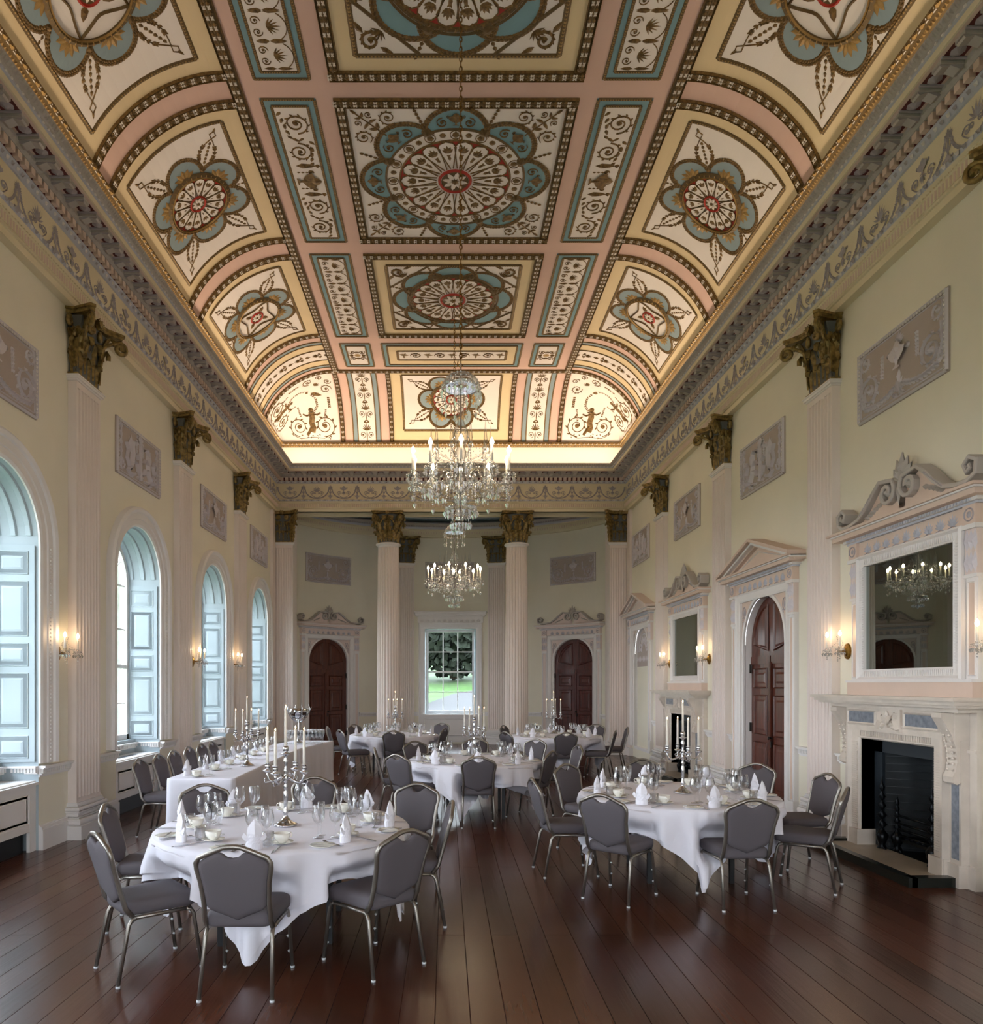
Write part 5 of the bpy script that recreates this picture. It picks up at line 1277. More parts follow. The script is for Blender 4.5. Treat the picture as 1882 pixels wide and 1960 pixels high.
    mb.octa((x,y,z-1.56),.04,.1,'crystal',8); mb.build('crystal_drops',o)
    return o
chandelier(.02,7.4,4.93,'large nearer crystal chandelier hanging on a long chain in front of the columns')
chandelier(.03,13.94,4.82,'smaller-looking farther crystal chandelier below and beyond the near one',n=10,a0=.1)
def sconce(M,s,t,label):
    o=thing('wall_light',label,'wall light',M(s,t,0),'brass and crystal wall lights')
    mb=MB(M); R=[]
    for r,h in ((.0,.045),(.03,.04),(.045,.025),(.065,.02),(.07,.008),(.07,0)): R.append([(s+r*cos(2*pi*j/14),t+1.35*r*sin(2*pi*j/14),h) for j in range(14)])
    mb.loft(R,'brass',True,sm=False); mb.tube([(s,t,.03),(s,t,.12)],.012,'brass',8); mb.build('back_plate',o)
    for q in (-1,1):
        X,Hh=s+q*.14,.17; mb=MB(M)
        P=[(s,t,.11),(s+q*.04,t+.05,.13),(s+q*.08,t+.04,.15),(s+q*.10,t-.05,.165),(s+q*.13,t-.05,.17),(X,t+.0,Hh)]; mb.tube(P,.009,'crystal_thin',6)
        mb.M=None
        p=M(X,t,Hh)
        mb.lathe([(.01,0),(.045,.01),(.05,.02),(.018,.03),(.016,.05)],'crystal_thin',p,10)
        for j in range(8): b=2*pi*j/8; drop(mb,p[0]+.05*cos(b),p[1]+.05*sin(b),p[2]+.01,.035,.010); mb.octa((p[0]+.04*cos(b),p[1]+.04*sin(b),p[2]-.02),.007,.02,'crystal',5)
        for j in range(4): mb.octa((p[0],p[1],p[2]-.02-.022*j),.009,.02,'crystal',5)
        ar=mb.build('arm',o)
        mb=MB(); mb.lathe([(0,.05),(.012,.05),(.012,.17),(0,.17)],'candlewax',p,8); mb.build('candle_tube',ar)
        mb=MB(); flame(mb,p[0],p[1],p[2]+.17,.018,.065,'wall_bulb'); mb.build('bulb',ar)
    mb=MB(M); a=(s-.14,t+.16,.16); 
    mb.tube([(s,t+.03,.1),(s,t+.12,.12),(s,t+.17,.13)],.006,'crystal_thin',5)
    for q in (-1,1): strand(mb,(s,t+.17,.13),(s+q*.14,t+.03,.17),.05,8,.006)
    for j in range(5): mb.octa((s,t-.03-.02*j,.12),.008,.018,'crystal',5)
    mb.build('crystal_drops',o)
for M,s,t,l in ((ML,8.2,2.13,'beside the nearest pilaster on the window wall'),(ML,12.58,2.17,'on the window wall just beyond the second pilaster'),(ML,14.9,2.18,'on the window wall just before the third pilaster'),
    (MR,8.42,2.16,'between large mirror and nearest full pilaster'),(MR,6.0,2.1,'at the right edge of the photo'),(MR,15.1,2.20,'beyond the farther mirror on the right'),(MR,12.85,2.22,'before the farther mirror on the right')):
    sconce(M,s,t,'two-arm brass and crystal candle wall light '+l)
# ------------------------------------------------------------ chairs
def pillow(mb,P,y,th,sl,mt):
    "upholstered panel: outline P (x,z), front and back faces rounded; y(z) gives the lean"
    cx=sum(p[0] for p in P)/len(P); cz=sum(p[1] for p in P)/len(P); g=lambda k:[(cx+(x-cx)*k,cz+(z-cz)*k) for x,z in P]
    R=[]
    for k,d in ((0.0,th*.5),(.55,th*.5),(.85,th*.46),(.96,th*.34),(1,th*.1),(1,-th*.1),(.96,-th*.34),(.85,-th*.46),(.55,-th*.5),(0,-th*.5)):
        R.append([(x,y(z)+d,z) for x,z in g(max(k,.001))])
    mb.loft(R,mt,True,sm=True)
def make_chair():
    o=thing('banquet_chair','chair','chair',local=True)
    yb=lambda z:-.205-(z-.42)*.27
    mb=MB(); cz=.44; P=[]
    def rr(w0,w1,d0,d1,k,z):
        pts=[]
        for sx,sy,a0 in ((1,-1,-pi/2),(1,1,0),(-1,1,pi/2),(-1,-1,pi)):
            w=w0 if sy<0 else w1; r=.05
            for j in range(4): a=a0+pi/2*j/3; pts.append((sx*(w-r)*k+r*k*cos(a),(d0+r if sy<0 else d1-r)*k+r*k*sin(a),z))
        return pts
    mb.loft([rr(.19,.215,-.215,.225,k,z) for k,z in ((.9,.40),(.98,.41),(1.0,.43),(1.0,.455),(.975,.475),(.9,.487),(.6,.493),(.01,.493))],'fabric',True,True,sm=True)
    mb.build('seat',o)
    P=[]
    H_=[(0,.447),(.08,.482),(.15,.512),(.168,.535),(.174,.60),(.184,.68),(.195,.74),(.197,.775),(.186,.803),(.13,.836),(.078,.858),(.058,.850),(.032,.828),(0,.822)]
    P=H_+[(-x,z) for x,z in H_[-2:0:-1]]
    mb=MB(); pillow(mb,P,yb,.045,0,'fabric'); mb.build('backrest',o)
    hp=[(.185,.395),(.187,.45),(.184,.56),(.192,.68),(.207,.76),(.208,.79),(.19,.822),(.10,.862),(.05,.882),(.025,.886),(0,.887)]
    Q=[(x,yb(z) if z>.43 else yb(.43)+ (.43-z)*1.1,z) for x,z in hp]; Q=Q+[(-x,y,z) for x,y,z in Q[-2::-1]]
    mb=MB(); mb.tube(Q,.0150,'champagne',8); mb.build('back_frame',o)
    for sx in (-1,1):
        mb=MB(); mb.tube([(sx*.187,-.17,.388),(sx*.19,0,.386),(sx*.196,.17,.384)],.012,'champagne',8); mb.build('side_rail',o)
        mb=MB(); mb.tube([(sx*.187,-.15,.388),(sx*.188,-.178,.378),(sx*.19,-.195,.35),(sx*.205,-.262,.012)],.0125,'champagne',8)
        mb.tube([(sx*.205,-.262,.0),(sx*.205,-.2615,.014)],.0145,'clear_plastic',8); mb.build('leg',o)
        mb=MB(); mb.tube([(sx*.195,.15,.385),(sx*.197,.178,.378),(sx*.199,.195,.35),(sx*.213,.243,.012)],.0125,'champagne',8)
        mb.tube([(sx*.213,.244,.0),(sx*.213,.2435,.014)],.0145,'clear_plastic',8)
        for t in (.11,.21): mb.octa((sx*(.213-.014*t/.35-.014),.243-.05*t/.35,t),.011,.02,'clear_plastic',6)
        mb.build('leg',o)
    return o
CH=make_chair(); _first=[True]; SEATS=[]
def chair(top,ang,label,group):
    "top = where the middle of the back top stands; ang = facing direction in degrees (0 = away from the camera)"
    a=math.radians(ang); fx,fy=-sin(a),cos(a); loc=(top[0]+fx*.33,top[1]+fy*.33,0); SEATS.append((loc[0],loc[1],a))
    if _first[0]: _first[0]=False; CH.location=loc; CH.rotation_euler=(0,0,a); CH['label']=label; CH['group']=group; return CH
    return dup(CH,loc,a,label,group)
def face(p,c): return math.degrees(math.atan2(-(c[0]-p[0]),(c[1]-p[1])))
TB={'T1':((-1.32,5.38),'front left round table'),'T5':((2.06,6.92),'front right round table'),'T2':((.26,10.05),'middle round table'),'T3':((-1.2,15.05),'far left round table'),'T4':((2.1,14.8),'far right round table')}
def A(t,k,x,y,lab,ang=None):
    c,tn=TB[t]; ang=face((x,y),c) if ang is None else ang
    chair((x,y),ang,'grey upholstered chair, '+lab,'chairs at the '+tn)
A('T1',0,-1.31,4.03,'nearest the camera, its back to us at the front left table',0)
A('T1',1,-2.24,4.39,'left foreground, seat side-on to the camera at the front left table',-48)
A('T1',2,-2.66,5.42,'behind the leftmost foreground chair',-80)
A('T1',3,-.37,4.47,'back to us at the right of the front left table',44)
A('T1',4,-.08,5.56,'seen edge-on, right of the front left table',93)
A('T1',5,-.38,6.55,'pale lit back, far right of the front left table',160)
A('T1',6,-2.28,6.50,'far left of the front left table, before the long table end',205)
A('T1',7,-1.39,7.02,'half hidden by the silver candelabra of the front left table',181)
A('T5',0,1.12,5.90,'front left of the front right table, back to us',-40)
A('T5',1,2.25,5.66,'foreground, front of the front right table, back to us',3)
A('T5',2,.68,6.90,'side-on at the left end of the front right table',-82)
A('T5',3,1.20,8.15,'behind the side-on chair, left of the front right table',-140)
A('T5',4,3.33,6.30,'right end of the front right table, side-on before the fireplace',55)
A('T5',5,3.68,7.28,'right of the front right table, against the wall by the fireplace',97)
A('T5',6,3.36,8.20,'far right of the front right table, before the tall door',135)
A('T5',7,2.20,8.68,'far side of the front right table, mostly hidden behind glasses',182)
A('T2',0,.27,8.95,'directly before the middle table, back to us',0)
A('T2',1,-.76,9.25,'left front of the middle table, pale back to us',-38)
A('T2',2,-1.13,10.2,'seen edge-on at the left of the middle table',-85)
A('T2',3,-.62,11.4,'far left of the middle table',-150)
A('T2',4,1.28,9.70,'right front of the middle table, dark back',60)
A('T2',5,1.82,10.72,'seen edge-on at the right of the middle table',100)
A('T2',6,.35,12.0,'far side of the middle table, behind its candelabra',183)
A('T2',7,1.33,11.85,'pale back at the far right of the middle table',140)
A('T3',0,-2.20,14.2,'front left of the far left table, side-on',-60)
A('T3',1,-2.16,16.1,'far left of the far left table, beyond it',-130)
A('T3',2,-1.13,13.95,'dark back to us, in front of the far left table',0)
A('T3',3,-.15,14.7,'dark back, right end of the far left table',70)
A('T3',4,-.22,16.9,'bright frame, far right of the far left table',150)
A('T3',5,-2.62,15.3,'seen edge-on beside the long table end, near the left door',-90)
A('T4',0,1.1,15.75,'far left of the far right table, beyond the middle table',-120)
A('T4',1,.97,13.65,'left of the far right table, pale back to us',-60)
A('T4',2,2.08,13.45,'dark back to us, in front of the far right table',0)
A('T4',3,3.2,16.2,'bright frame, far side of the far right table before the right door',150)
A('T4',4,3.12,14.0,'side-on at the right end of the far right table',70)
A('T4',5,3.62,15.1,'rightmost and farthest chair, beyond the far right table',85)
A('T4',6,.55,13.6,'seen edge-on between the middle table and the far right table',-90)
for i,(x,y) in enumerate([(-3.80,8.72),(-3.79,9.28),(-3.80,9.82),(-3.80,10.4),(-3.81,10.95),(-3.79,11.4)]):
    chair((x,y),-90,'grey chair behind the long white table under the windows, '+['nearest the camera','second from the camera','third from the camera','fourth from the camera','fifth from the camera','farthest from the camera'][i],'chairs behind the long table')
# ------------------------------------------------------------ tables and cloths
def round_table(t,rot):
    (x,y),tn=TB[t]
    o=thing('round_table','round banquet table with dark legs under the cloth, the '+tn,'table',(x,y,0),'round banquet tables')
    mb=MB(); mb.lathe([(0,.70),(.87,.70),(.88,.72),(.87,.737),(0,.737)],'darkwood',(x,y,0),40); mb.build('table_top',o)
    for k in range(4):
        a=rot+pi/4+pi/2*k; mb=MB(); px,py=x+.52*cos(a),y+.52*sin(a); mb.box(px-.02,px+.02,py-.02,py+.02,0,.70,'black'); mb.build('leg',o)
    R=.905; rnd=random.Random(int(x*100)+7); ph=[rnd.random()*6 for _ in range(8)]
    near=[q for q in SEATS if math.hypot(q[0]-x,q[1]-y)<1.35]
    mb=MB(); n=192
    for layer,(rt,L0,z0) in enumerate(((rot,.215,.7425),(rot+pi/4,.26,.739))):
        rings=[]
        half=R+L0
        prof=[0,.02,.06,.12,.18,.25,.32,.39,.46,.54,.62,.7,.78,.86,.93,1.0]
        for ri,q in enumerate([-4,-3,-2,-1]+prof):
            rg=[]
            for j in range(n):
                a=2*pi*j/n; th=(a-rt+pi/4)%(pi/2)-pi/4
                Lm=min(half/cos(th),half*1.405)-R
                tip=min(Lm,.68 if layer else .64)
                if isinstance(q,int) and q<0:
                    r=[.0,.35,.65,.87][q+4]*R if q>-4 else 0.001; rg.append((x+r*cos(a),y+r*sin(a),z0)); continue
                d=tip*q
                fold=.032*sin(11*a+ph[0]+layer)+.024*sin(19*a+ph[1])+.016*sin(31*a+ph[2])+.008*sin(47*a+ph[3])
                corner=max(0,1-abs(th)/.55)
                cf=0 if True else 0
                cf=max(0,abs(abs(th)-pi/4)); w=math.exp(-((abs(th)-pi/4)/.2)**2)
                out=.006+ (.035-.02*layer)*min(1,d/.2)+ fold*min(1,d/.30)*1.0 - .06*w*min(1,d/.3) +.05*w*cos((abs(th)-pi/4)*28)*min(1,d/.35)
                r=R+out if d>.02 else R-.004+.008*min(1,d/.02)
                z=z0-(d-.012 if d>.02 else d*.4)
                z=max(z,.03)
                if z<.66 and near: # the cloth is tucked in where a seat is pushed under it
                    for X,Y,A_ in near:
                        g=lambda r:((x+r*cos(a)-X)*cos(A_)+(y+r*sin(a)-Y)*sin(A_),-(x+r*cos(a)-X)*sin(A_)+(y+r*sin(a)-Y)*cos(A_))
                        u,v=g(r)
                        if abs(u)<.30 and -.3<v<.26:
                            rt=r
                            while rt>.45 and g(rt)[1]<.25: rt-=.01
                            k=min(1,(.66-z)/.15); k=k*k*(3-2*k)*max(.08,min(1,(z-.29)/.09))*max(0,min(1,(.30-abs(u))/.07)); r=r+(rt-r)*k
                rg.append((x+r*cos(a),y+r*sin(a),z))
            rings.append(rg)
        mb.loft(rings,'linen',True,sm=True)
    c=mb.build('tablecloth',None,(x,y,0)); tag(c,'white linen cloth with hanging corners over the '+tn,'tablecloth','white tablecloths')
for t,r in (('T1',.06),('T5',.0),('T2',.0),('T3',.25),('T4',.1)): round_table(t,r)
# the long table under the windows: two trestles end to end, the farther turned a little
def long_table(P,label,lab2,far):
    cx=sum(p[0] for p in P)/4; cy=sum(p[1] for p in P)/4
    o=thing('trestle_table','folding trestle table, '+lab2,'table',(cx,cy,0),'long trestle tables')
    g=lambda k,z:[(cx+(x-cx)*k,cy+(y-cy)*k,z) for x,y in P]
    mb=MB(); mb.loft([g(.98,.70),g(.98,.735)],'darkwood',True,True); mb.build('table_top',o)
    for x,y in P: X,Y=cx+(x-cx)*.8,cy+(y-cy)*.9; mb=MB(); mb.box(X-.02,X+.02,Y-.02,Y+.02,0,.7,'black'); mb.build('leg',o)
    mb=MB(); E=[]
    for i in range(4):
        (x0,y0),(x1,y1)=P[i],P[(i+1)%4]; d=math.hypot(x1-x0,y1-y0); n=int(d/.05)
        for k in range(n): E.append((x0+(x1-x0)*k/n,y0+(y1-y0)*k/n,(y1-y0)/d,-(x1-x0)/d,k/n))
    rnd=random.Random(3 if far else 5); R=[]
    sgn=1 if (P[1][0]-P[0][0])*(P[2][1]-P[1][1])-(P[1][1]-P[0][1])*(P[2][0]-P[1][0])>0 else -1
    R.append([(cx+(x-cx)*.0,cy+(y-cy)*.0,.742) for x,y,*_ in E]); R.append([(cx+(x-cx)*.95,cy+(y-cy)*.98,.742) for x,y,*_ in E])
    for q in (0,.03,.1,.25,.45,.7,1.0):
        rg=[]
        for k,(x,y,nx,ny,u) in enumerate(E):
            s_=x*3+y*2.3; o_=(.008+.012*q+.022*q*sin(4.3*s_)+.012*q*sin(9.7*s_+1)+(.02*q if u<.03 else 0)) if q>0 else 0
            rg.append((x+nx*o_*sgn,y+ny*o_*sgn,.742-.71*q if q>0 else .742))
        R.append(rg)
    mb.loft(R,'linen',True,sm=True)
    c=mb.build('tablecloth',None,(cx,cy,0)); tag(c,label,'tablecloth','white tablecloths')
long_table([(-3.2,8.05),(-2.46,8.05),(-2.50,11.70),(-3.24,11.70)],'white cloth hanging to the floor over the nearer part of the long table','nearer part of the long table under the windows',False)
long_table([(-3.23,11.74),(-2.50,11.74),(-2.20,13.42),(-2.93,13.50)],'white cloth over the farther part of the long table with the silver bowl','farther part of the long table, beneath the silver bowl',True)
# ------------------------------------------------------------ tableware prototypes
def proto(name,mb,cat,parts=()):
    k={'folded_napkin':1.2,'wine_glass':1.14,'champagne_flute':1.08,'teacup':1.12,'tumbler':1.08}.get(name,1.0); mb.v=[(a*k*(1.12 if name=='folded_napkin' else 1),b*k,c*(k if name!='folded_napkin' else 1.08)) for a,b,c in mb.v]
    o=mb.build(name); o['category']=cat; o['label']=cat
    for nme,m2 in parts: m2.build(nme,o)
    PR[name]=[o,False]; return o
PR={}
mb=MB(); mb.lathe([(.001,.002),(.033,.003),(.034,.005),(.006,.009),(.004,.02),(.004,.075),(.01,.086),(.028,.10),(.038,.125),(.038,.15),(.030,.185),(.0275,.20),(.0262,.20),(.029,.185),(.0365,.15),(.0365,.126),(.027,.102),(.001,.09)],'wineglass',n=16); proto('wine_glass',mb,'wine glass')
mb=MB(); mb.lathe([(.001,.002),(.03,.003),(.031,.005),(.006,.009),(.004,.02),(.004,.08),(.012,.10),(.022,.135),(.025,.165),(.022,.215),(.0208,.215),(.0235,.165),(.0205,.135),(.001,.10)],'wineglass',n=14); proto('champagne_flute',mb,'champagne flute')
mb=MB(); mb.lathe([(.001,.002),(.03,.002),(.032,.006),(.035,.085),(.0338,.085),(.0305,.012),(.001,.012)],'wineglass',n=14); proto('tumbler',mb,'tumbler')
mb=MB(); mb.lathe([(.001,.002),(.022,.002),(.024,.006),(.026,.01),(.038,.02),(.045,.035),(.047,.058),(.0455,.058),(.043,.036),(.036,.022),(.001,.014)],'china',n=20)
mb.tube([(.046,0,.05),(.06,0,.053),(.068,0,.042),(.06,0,.028),(.044,0,.026)],.0035,'china',6); proto('teacup',mb,'teacup')
mb=MB(); mb.lathe([(.001,.003),(.03,.003),(.05,.008),(.074,.015),(.0745,.017),(.05,.011),(.028,.007),(.001,.007)],'china',n=24); proto('saucer',mb,'saucer')
mb=MB(); mb.lathe([(.001,.003),(.05,.003),(.06,.006),(.083,.013),(.0835,.015),(.06,.009),(.048,.006),(.001,.006)],'china',n=28); proto('side_plate',mb,'side plate')
def blade(mb,P,w,t,mt='steel'): mb.loft([[(-a,y,z),(a,y,z),(a,y,z+t),(-a,y,z+t)] for (y,z),a in zip(P,w)],mt,True,True)
mb=MB(); blade(mb,[(-.11,.003),(-.10,.003),(-.02,.003),(-.01,.004),(.06,.003),(.11,.003)],[.004,.007,.005,.007,.009,.002],.003); proto('table_knife',mb,'knife')
mb=MB(); blade(mb,[(-.08,.003),(-.07,.003),(-.01,.003),(.0,.003),(.05,.003),(.08,.003)],[.003,.006,.004,.008,.008,.002],.0025); proto('butter_knife',mb,'knife')
mb=MB(); blade(mb,[(-.10,.003),(-.09,.004),(-.02,.007),(.03,.006),(.05,.003),(.06,.003)],[.003,.008,.003,.004,.012,.012],.0025)
for x in (-.0095,-.0032,.0032,.0095): mb.box(x-.0018,x+.0018,.06,.10,.004,.0065,'steel')
proto('table_fork',mb,'fork')
mb=MB(); blade(mb,[(-.09,.003),(-.08,.004),(-.02,.007),(.035,.006)],[.003,.007,.003,.004],.0025); mb.lathe([(.001,.002),(.009,.003),(.015,.007),(.014,.008),(.001,.004)],'steel',(0,.055,0),12); proto('dessert_spoon',mb,'spoon')
# folded napkin: pleated cuff with a tall leaf-shaped peak
mb=MB()
def ring4(r,z,k=1,ox=0,n=16,sq=.25,tw=0): return [(ox+r*(1+sq*abs(cos(2*(2*pi*j/n)+0))**2*.3)*cos(2*pi*j/n+tw)*k,r*sin(2*pi*j/n+tw)*.75,z) for j in range(n)]
mb.loft([ring4(.036,0),ring4(.037,.035),ring4(.035,.05,tw=.3),ring4(.031,.062,tw=.5),ring4(.034,.075,tw=.9),ring4(.029,.095,tw=1.0),ring4(.018,.11,tw=1.2)],'napkin',True,True)
mb.loft([[(-.030,-.012,.06),(-.012,.012,.06),(.014,.013,.06),(.03,-.01,.06),(0,-.022,.06)],[(-.036,-.012,.098),(-.012,.016,.095),(.014,.016,.095),(.036,-.01,.098),(.0,-.028,.092)],[(-.031,-.006,.128),(-.008,.012,.13),(.01,.012,.13),(.031,-.005,.128),(.0,-.02,.125)],[(-.018,-.004,.152),(-.006,.006,.153),(.008,.006,.153),(.02,-.003,.152),(.0,-.01,.15)],[(-.002,.0,.175),(0,.001,.176),(.002,.001,.176),(.003,.0,.175),(0,-.002,.174)]],'napkin',True,True)
mb.loft([[(-.045,-.01,.055),(-.03,.01,.05),(-.02,-.015,.05)],[(-.058,-.008,.078),(-.045,.006,.075),(-.03,-.014,.07)],[(-.05,-.002,.098),(-.046,.002,.098),(-.044,-.004,.097)]],'napkin',True,True)
mb.loft([[(.045,-.01,.05),(.03,.01,.05),(.02,-.015,.05)],[(.056,-.008,.07),(.045,.006,.072),(.03,-.014,.07)],[(.05,-.002,.092),(.046,.002,.092),(.044,-.004,.09)]],'napkin',True,True)
proto('folded_napkin',mb,'napkin')
def put(name,x,y,z,rz,label,group):
    p=PR[name]
    if not p[1]: p[1]=True; o=p[0]; o.location=(x,y,z); o.rotation_euler=(0,0,rz); o['label']=label; o['group']=group; return o
    return dup(p[0],(x,y,z),rz,label,group)
DIR=['right','far right','far','far left','left','near left','near','near right']
TZ=.744
def setting(cx,cy,a,tn,where,full,R=.905,rnd=random):
    "a = direction from the table centre to the diner"
    c,s=cos(a),sin(a); rz=a+pi/2
    f=lambda u,v:(cx+(R-v)*c-u*s*-1*-1,cy+(R-v)*s+u*c) # u to one side, v in from the edge
    j=lambda:rnd.uniform(-.012,.012)
    w='at the '+where+' place of the '+tn if not where.startswith('before') else where+' at the '+tn
    x,y=f(.0+j(),.13+j()); put('folded_napkin',x,y,TZ,rz+rnd.uniform(-.5,.5),'white peaked napkin '+w,'napkins on the '+tn)
    x,y=f(-.20,.12); put('side_plate',x,y,TZ,rz,'small white side plate '+w,'side plates on the '+tn)
    x,y=f(.13+j(),.29+j()); put('saucer',x,y,TZ,rz,'white saucer '+w,'saucers on the '+tn); put('teacup',x,y,TZ+.007,rz+rnd.uniform(-1,1),'white teacup on saucer '+w,'teacups on the '+tn)
    gl=[(.03,.31),(-.07,.35),(-.01,.41)]
    for k,(u,v) in enumerate(gl):
        x,y=f(u+j(),v+j()); put('wine_glass' if k<2 else 'champagne_flute',x,y,TZ,rz,(['outer wine glass ','inner wine glass ','slim tall flute '][k])+w,('wine glasses' if k<2 else 'flutes')+' on the '+tn)
    if full:
        x,y=f(.06,.23); put('tumbler',x,y,TZ,rz,'water tumbler '+w,'tumblers on the '+tn)
        x,y=f(.14,.11); put('table_knife',x,y,TZ,rz+pi,'table knife '+w,'cutlery on the '+tn)
        x,y=f(-.11,.13); put('table_fork',x,y,TZ,rz+pi,'table fork '+w,'cutlery on the '+tn)
        x,y=f(-.20,.12); put('butter_knife',x,y,TZ+.013,rz+.9,'butter knife on side plate '+w,'cutlery on the '+tn)
        x,y=f(-.05,.235); put('dessert_spoon',x,y,TZ,rz+pi/2,'dessert spoon '+w,'cutlery on the '+tn)
OFF={'T1':-.02,'T5':.1,'T2':0,'T3':0,'T4':0}
for t,((x,y),tn) in TB.items():
    rnd=random.Random(hash(t) and ord(t[1]))
    for k in range(8):
        a=OFF[t]+k*pi/4+ (pi/8 if t in ('T1',) and 0 else 0); setting(x,y,a,tn,DIR[k],t in ('T1','T5','T2'),rnd=rnd)
rnd=random.Random(9)
for i,yy in enumerate([8.32,8.95,9.55,10.15,10.75,11.35]):
    where='before the '+['nearest','second','third','fourth','fifth','farthest'][i]+' chair'
    setting(-3.2+.905,yy,pi,'long table',where,False,rnd=rnd)
# ------------------------------------------------------------ candelabra
def candelabra():
    o=thing('silver_candelabrum','c','candelabrum',local=True)
    mb=MB(); mb.lathe([(0,0),(.085,.0),(.088,.012),(.07,.02),(.045,.035),(.02,.06),(.014,.08),(.022,.10),(.013,.115),(.013,.15),(.018,.21),(.015,.25),(.009,.27),(.020,.285),(.009,.30),(.014,.32),(.021,.345),(.014,.37),(.009,.385),(.018,.40),(.009,.415),(.011,.45),(.020,.48),(.010,.50),(.018,.52),(.034,.525),(.036,.532),(.014,.538),(.02,.55),(.024,.57),(.016,.585),(.0,.585)],'silver',n=16)
    mb.build('stem',o)
    for k in range(4):
        a=pi/4+pi/2*k+.2; c,s=cos(a),sin(a); mb=MB()
        P=[(r*c,r*s,z) for r,z in ((.015,.36),(.05,.345),(.08,.325),(.11,.32),(.135,.335),(.15,.365),(.15,.39))]; mb.tube(P,[.009,.010,.009,.011,.009,.008,.008],'silver',8)
        mb.tube([(r*c,r*s,z) for r,z in ((.06,.34),(.075,.37),(.06,.385),(.05,.37))],.005,'silver',6); mb.tube([(r*c,r*s,z) for r,z in ((.12,.32),(.17,.31),(.18,.33),(.17,.345))],.004,'silver',6)
        mb.lathe([(.0,.38),(.02,.385),(.033,.397),(.034,.403),(.012,.408),(.017,.42),(.02,.436),(.013,.45),(.024,.455),(.0,.455)],'silver',(.15*c,.15*s,0),12)
        ar=mb.build('arm',o)
        mb=MB(); mb.lathe([(0,.45),(.011,.45),(.009,.70),(.0,.703)],'candlewax',(.15*c,.15*s,0),10); mb.build('candle',ar)
        mb=MB(); flame(mb,.15*c,.15*s,.705,.005,.022,'candle_flame'); mb.build('flame',ar)
    mb=MB(); mb.lathe([(0,.58),(.011,.58),(.009,.86),(.0,.863)],'candlewax',n=10); cn=mb.build('candle',o)
    mb=MB(); flame(mb,0,0,.865,.005,.022,'candle_flame'); mb.build('flame',cn)
    return o
cb=candelabra(); fc=[True]
for x,y,rz,l in ((-1.31,5.38,.3,'on the front left round table'),(2.13,6.98,.6,'on the front right round table'),(.26,10.1,.1,'on the middle round table'),(-1.2,15.4,.4,'on the far left round table'),(2.12,15.3,.2,'on the far right round table'),(-2.66,9.3,.5,'on the nearer part of the long table')):
    lb='silver five-candle candelabrum with lit white candles '+l
    if fc[0]: fc[0]=False; cb.location=(x,y,TZ); cb.rotation_euler=(0,0,rz); cb['label']=lb; cb['group']='silver candelabra'
    else: dup(cb,(x,y,TZ),rz,lb,'silver candelabra')
# ------------------------------------------------------------ champagne bowl with antler stand, flutes
bx,by=-2.74,12.95; o=thing('champagne_bowl','large polished silver bowl raised on a stem with antler branches, on the long table','bowl',(bx,by,TZ))
mb=MB(); mb.lathe([(.0,.42),(.05,.42),(.11,.45),(.16,.52),(.175,.60),(.172,.60),(.155,.52),(.1,.46),(0,.435)],'silver',(bx,by,TZ),28); mb.build('bowl',o)
mb=MB(); mb.lathe([(0,0),(.1,0),(.1,.01),(.04,.03),(.015,.08),(.015,.42)],'silver',(bx,by,TZ),14); mb.build('stem',o)
for k in range(4):
    a=.5+pi/2*k; c,s=cos(a),sin(a); mb=MB(); mb.tube([(bx+r*c,by+r*s,TZ+z) for r,z in ((.02,.36),(.08,.40),(.14,.45),(.19,.53),(.20,.62),(.18,.68))],[.01,.012,.011,.009,.007,.002],'silver',6)
    mb.tube([(bx+r*c,by+r*s,TZ+z) for r,z in ((.19,.55),(.225,.60),(.24,.64))],[.008,.006,.002],'silver',6); mb.tube([(bx+.12*c-r*s,by+.12*s+r*c,TZ+z) for r,z in ((0,.43),(.05,.46),(.07,.52))],[.009,.006,.002],'silver',6)
    mb.build('antler_branch',o)
k=0
for r in range(3):
    for i in range(10):
        x=-2.9+.068*i; y=12.62+.08*r
        if math.hypot(x-bx,y-by)<.14: continue
        put('champagne_flute',x,y,TZ,0,'empty champagne flute in the '+['front','second','third'][r]+' close row before the silver bowl','champagne flutes in rows by the silver bowl')
for r in range(2):
    for i in range(9):
        x=-2.62+.06*i+.03*r; y=13.05+.08*r
        if x>-2.3 or math.hypot(x-bx,y-by)<.14: continue
        put('champagne_flute',x,y,TZ,0,'empty champagne flute in the '+['nearer','farther'][r]+' row right of the silver bowl','champagne flutes in rows by the silver bowl')
# small fittings
f=lambda s,t,h:MBow(bow_s(1.1)*0+s,t,h)
mb=MB(MBow); s0=bow_s(1.05)+.05; mb.box(s0,s0+.15,.42,.51,.03,.045,'hinge'); o=mb.build('wall_socket',None,None); tag(o,'small dark socket plate on the curved wall beneath its chair rail','socket')
mb=MB(MR); mb.box(8.28,8.42,.36,.44,0,.012,'bronze'); o=mb.build('wall_socket'); tag(o,'bronze socket plate on the wall just beyond the nearest fireplace','socket')
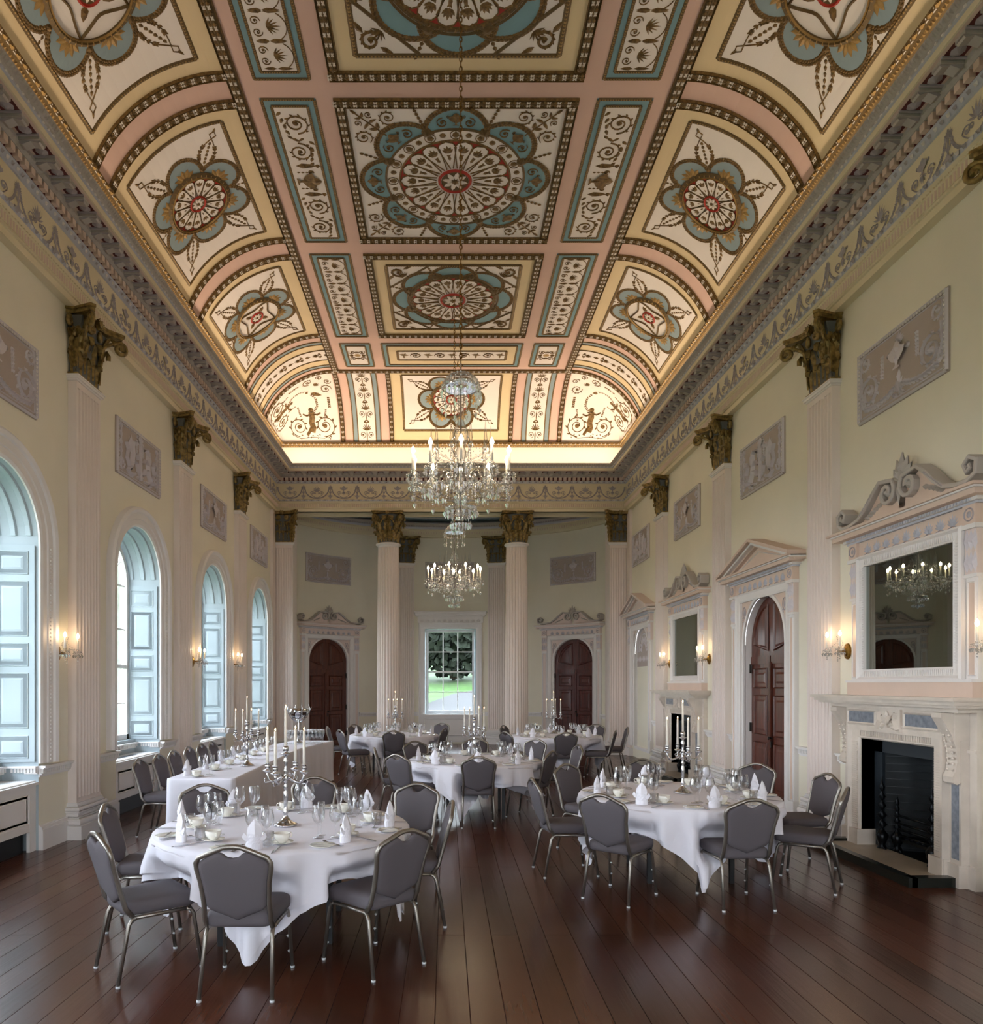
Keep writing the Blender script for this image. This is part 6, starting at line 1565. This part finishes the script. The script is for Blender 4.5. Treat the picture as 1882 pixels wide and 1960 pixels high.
# ------------------------------------------------------------ outside
mb=MB(); n=24; vs=[];fs=[]
for i in range(n+1):
    for j in range(n+1):
        x=-60+120*i/n; y=-30+130*j/n; d=max(0,y-30); z=-.6+ (d*.10 if y>30 else 0)+.25*sin(x*.3+y*.2)
        vs.append((x,y,z))
for i in range(n):
    for j in range(n): a=i*(n+1)+j; fs.append((a,a+1,a+n+2,a+n+1))
mb.add(vs,fs,'lawn'); o=mb.build('ground_lawn'); o['kind']='structure'
mb=MB(); P=[(-3,30),(0,36),(2.5,44),(8,52)]; mb.loft([[(x-2.2,y,.0+(y-30)*.10-.2),(x+1.8,y,.0+(y-30)*.10-.2)] for x,y in P],'path',False); o=mb.build('path'); o['kind']='structure'
def tree(x,y,h,r,label):
    o=thing('leafy_tree',label,'tree',(x,y,0),'trees beyond the lawn'); mb=MB(); z0=-.6+max(0,y-30)*.1
    mb.tube([(x,y,z0),(x+.2,y,z0+h*.5)],[.35,.2],'trunk',8); mb.build('trunk',o)
    mb=MB(); rnd=random.Random(int(x*10+y))
    for i in range(2400 if y>50 else 420):
        a=rnd.random()*2*pi; b=rnd.uniform(-1,1); q=r*rnd.uniform(.55,1.05); c=math.sqrt(1-b*b); s=rnd.uniform(.25,.55)*(.85 if y>50 else 1)
        px,py,pz=x+q*c*cos(a),y+q*c*sin(a),z0+h*.52+q*b*h*.5/r
        u=Vector((rnd.uniform(-1,1),rnd.uniform(-1,1),rnd.uniform(-1,1))).normalized()*s; v=u.orthogonal().normalized()*s; p=Vector((px,py,pz))
        mb.add([tuple(p-u),tuple(p+v),tuple(p+u),tuple(p-v)],[(0,1,2,3)],'foliage')
    mb.build('foliage',o)
for x,y,h,r,l in ((-4.5,56,9,4.0,'dark leafy tree seen through the upper left panes of the far window'),(.5,58,9,3.6,'dark leafy tree filling the upper middle panes of the far window'),(5.5,57,9,4,'dark leafy tree at the right of the far window view'),(-9.5,58,10,4,'dark tree left of those in the far window'),(10.5,58,10,4,'dark tree right of those in the far window'),(-3.5,40,3.2,2.0,'low dark bush at the left of the lawn in the far window'),(-16,24,11,4,'green tree outside the left windows'),(-18,34,12,5,'tree outside the left windows, farther off')):
    tree(x,y,h,r,l)
for i,y in enumerate((12.6,16.2)):
    mb=MB(); mb.lathe([(.5,-.6),(.5,-.3),(.42,-.25),(.38,4.6),(.5,4.7),(.5,4.9)],'stone',(-7.6,y,0),20); o=mb.build('stone_column',None,(-7.6,y,0)); tag(o,'weathered round stone column outside the left windows, '+('nearer','farther')[i]+' of two','column','stone columns outside')
for o in list(bpy.data.objects):
    if '_o' in o: del o['_o']
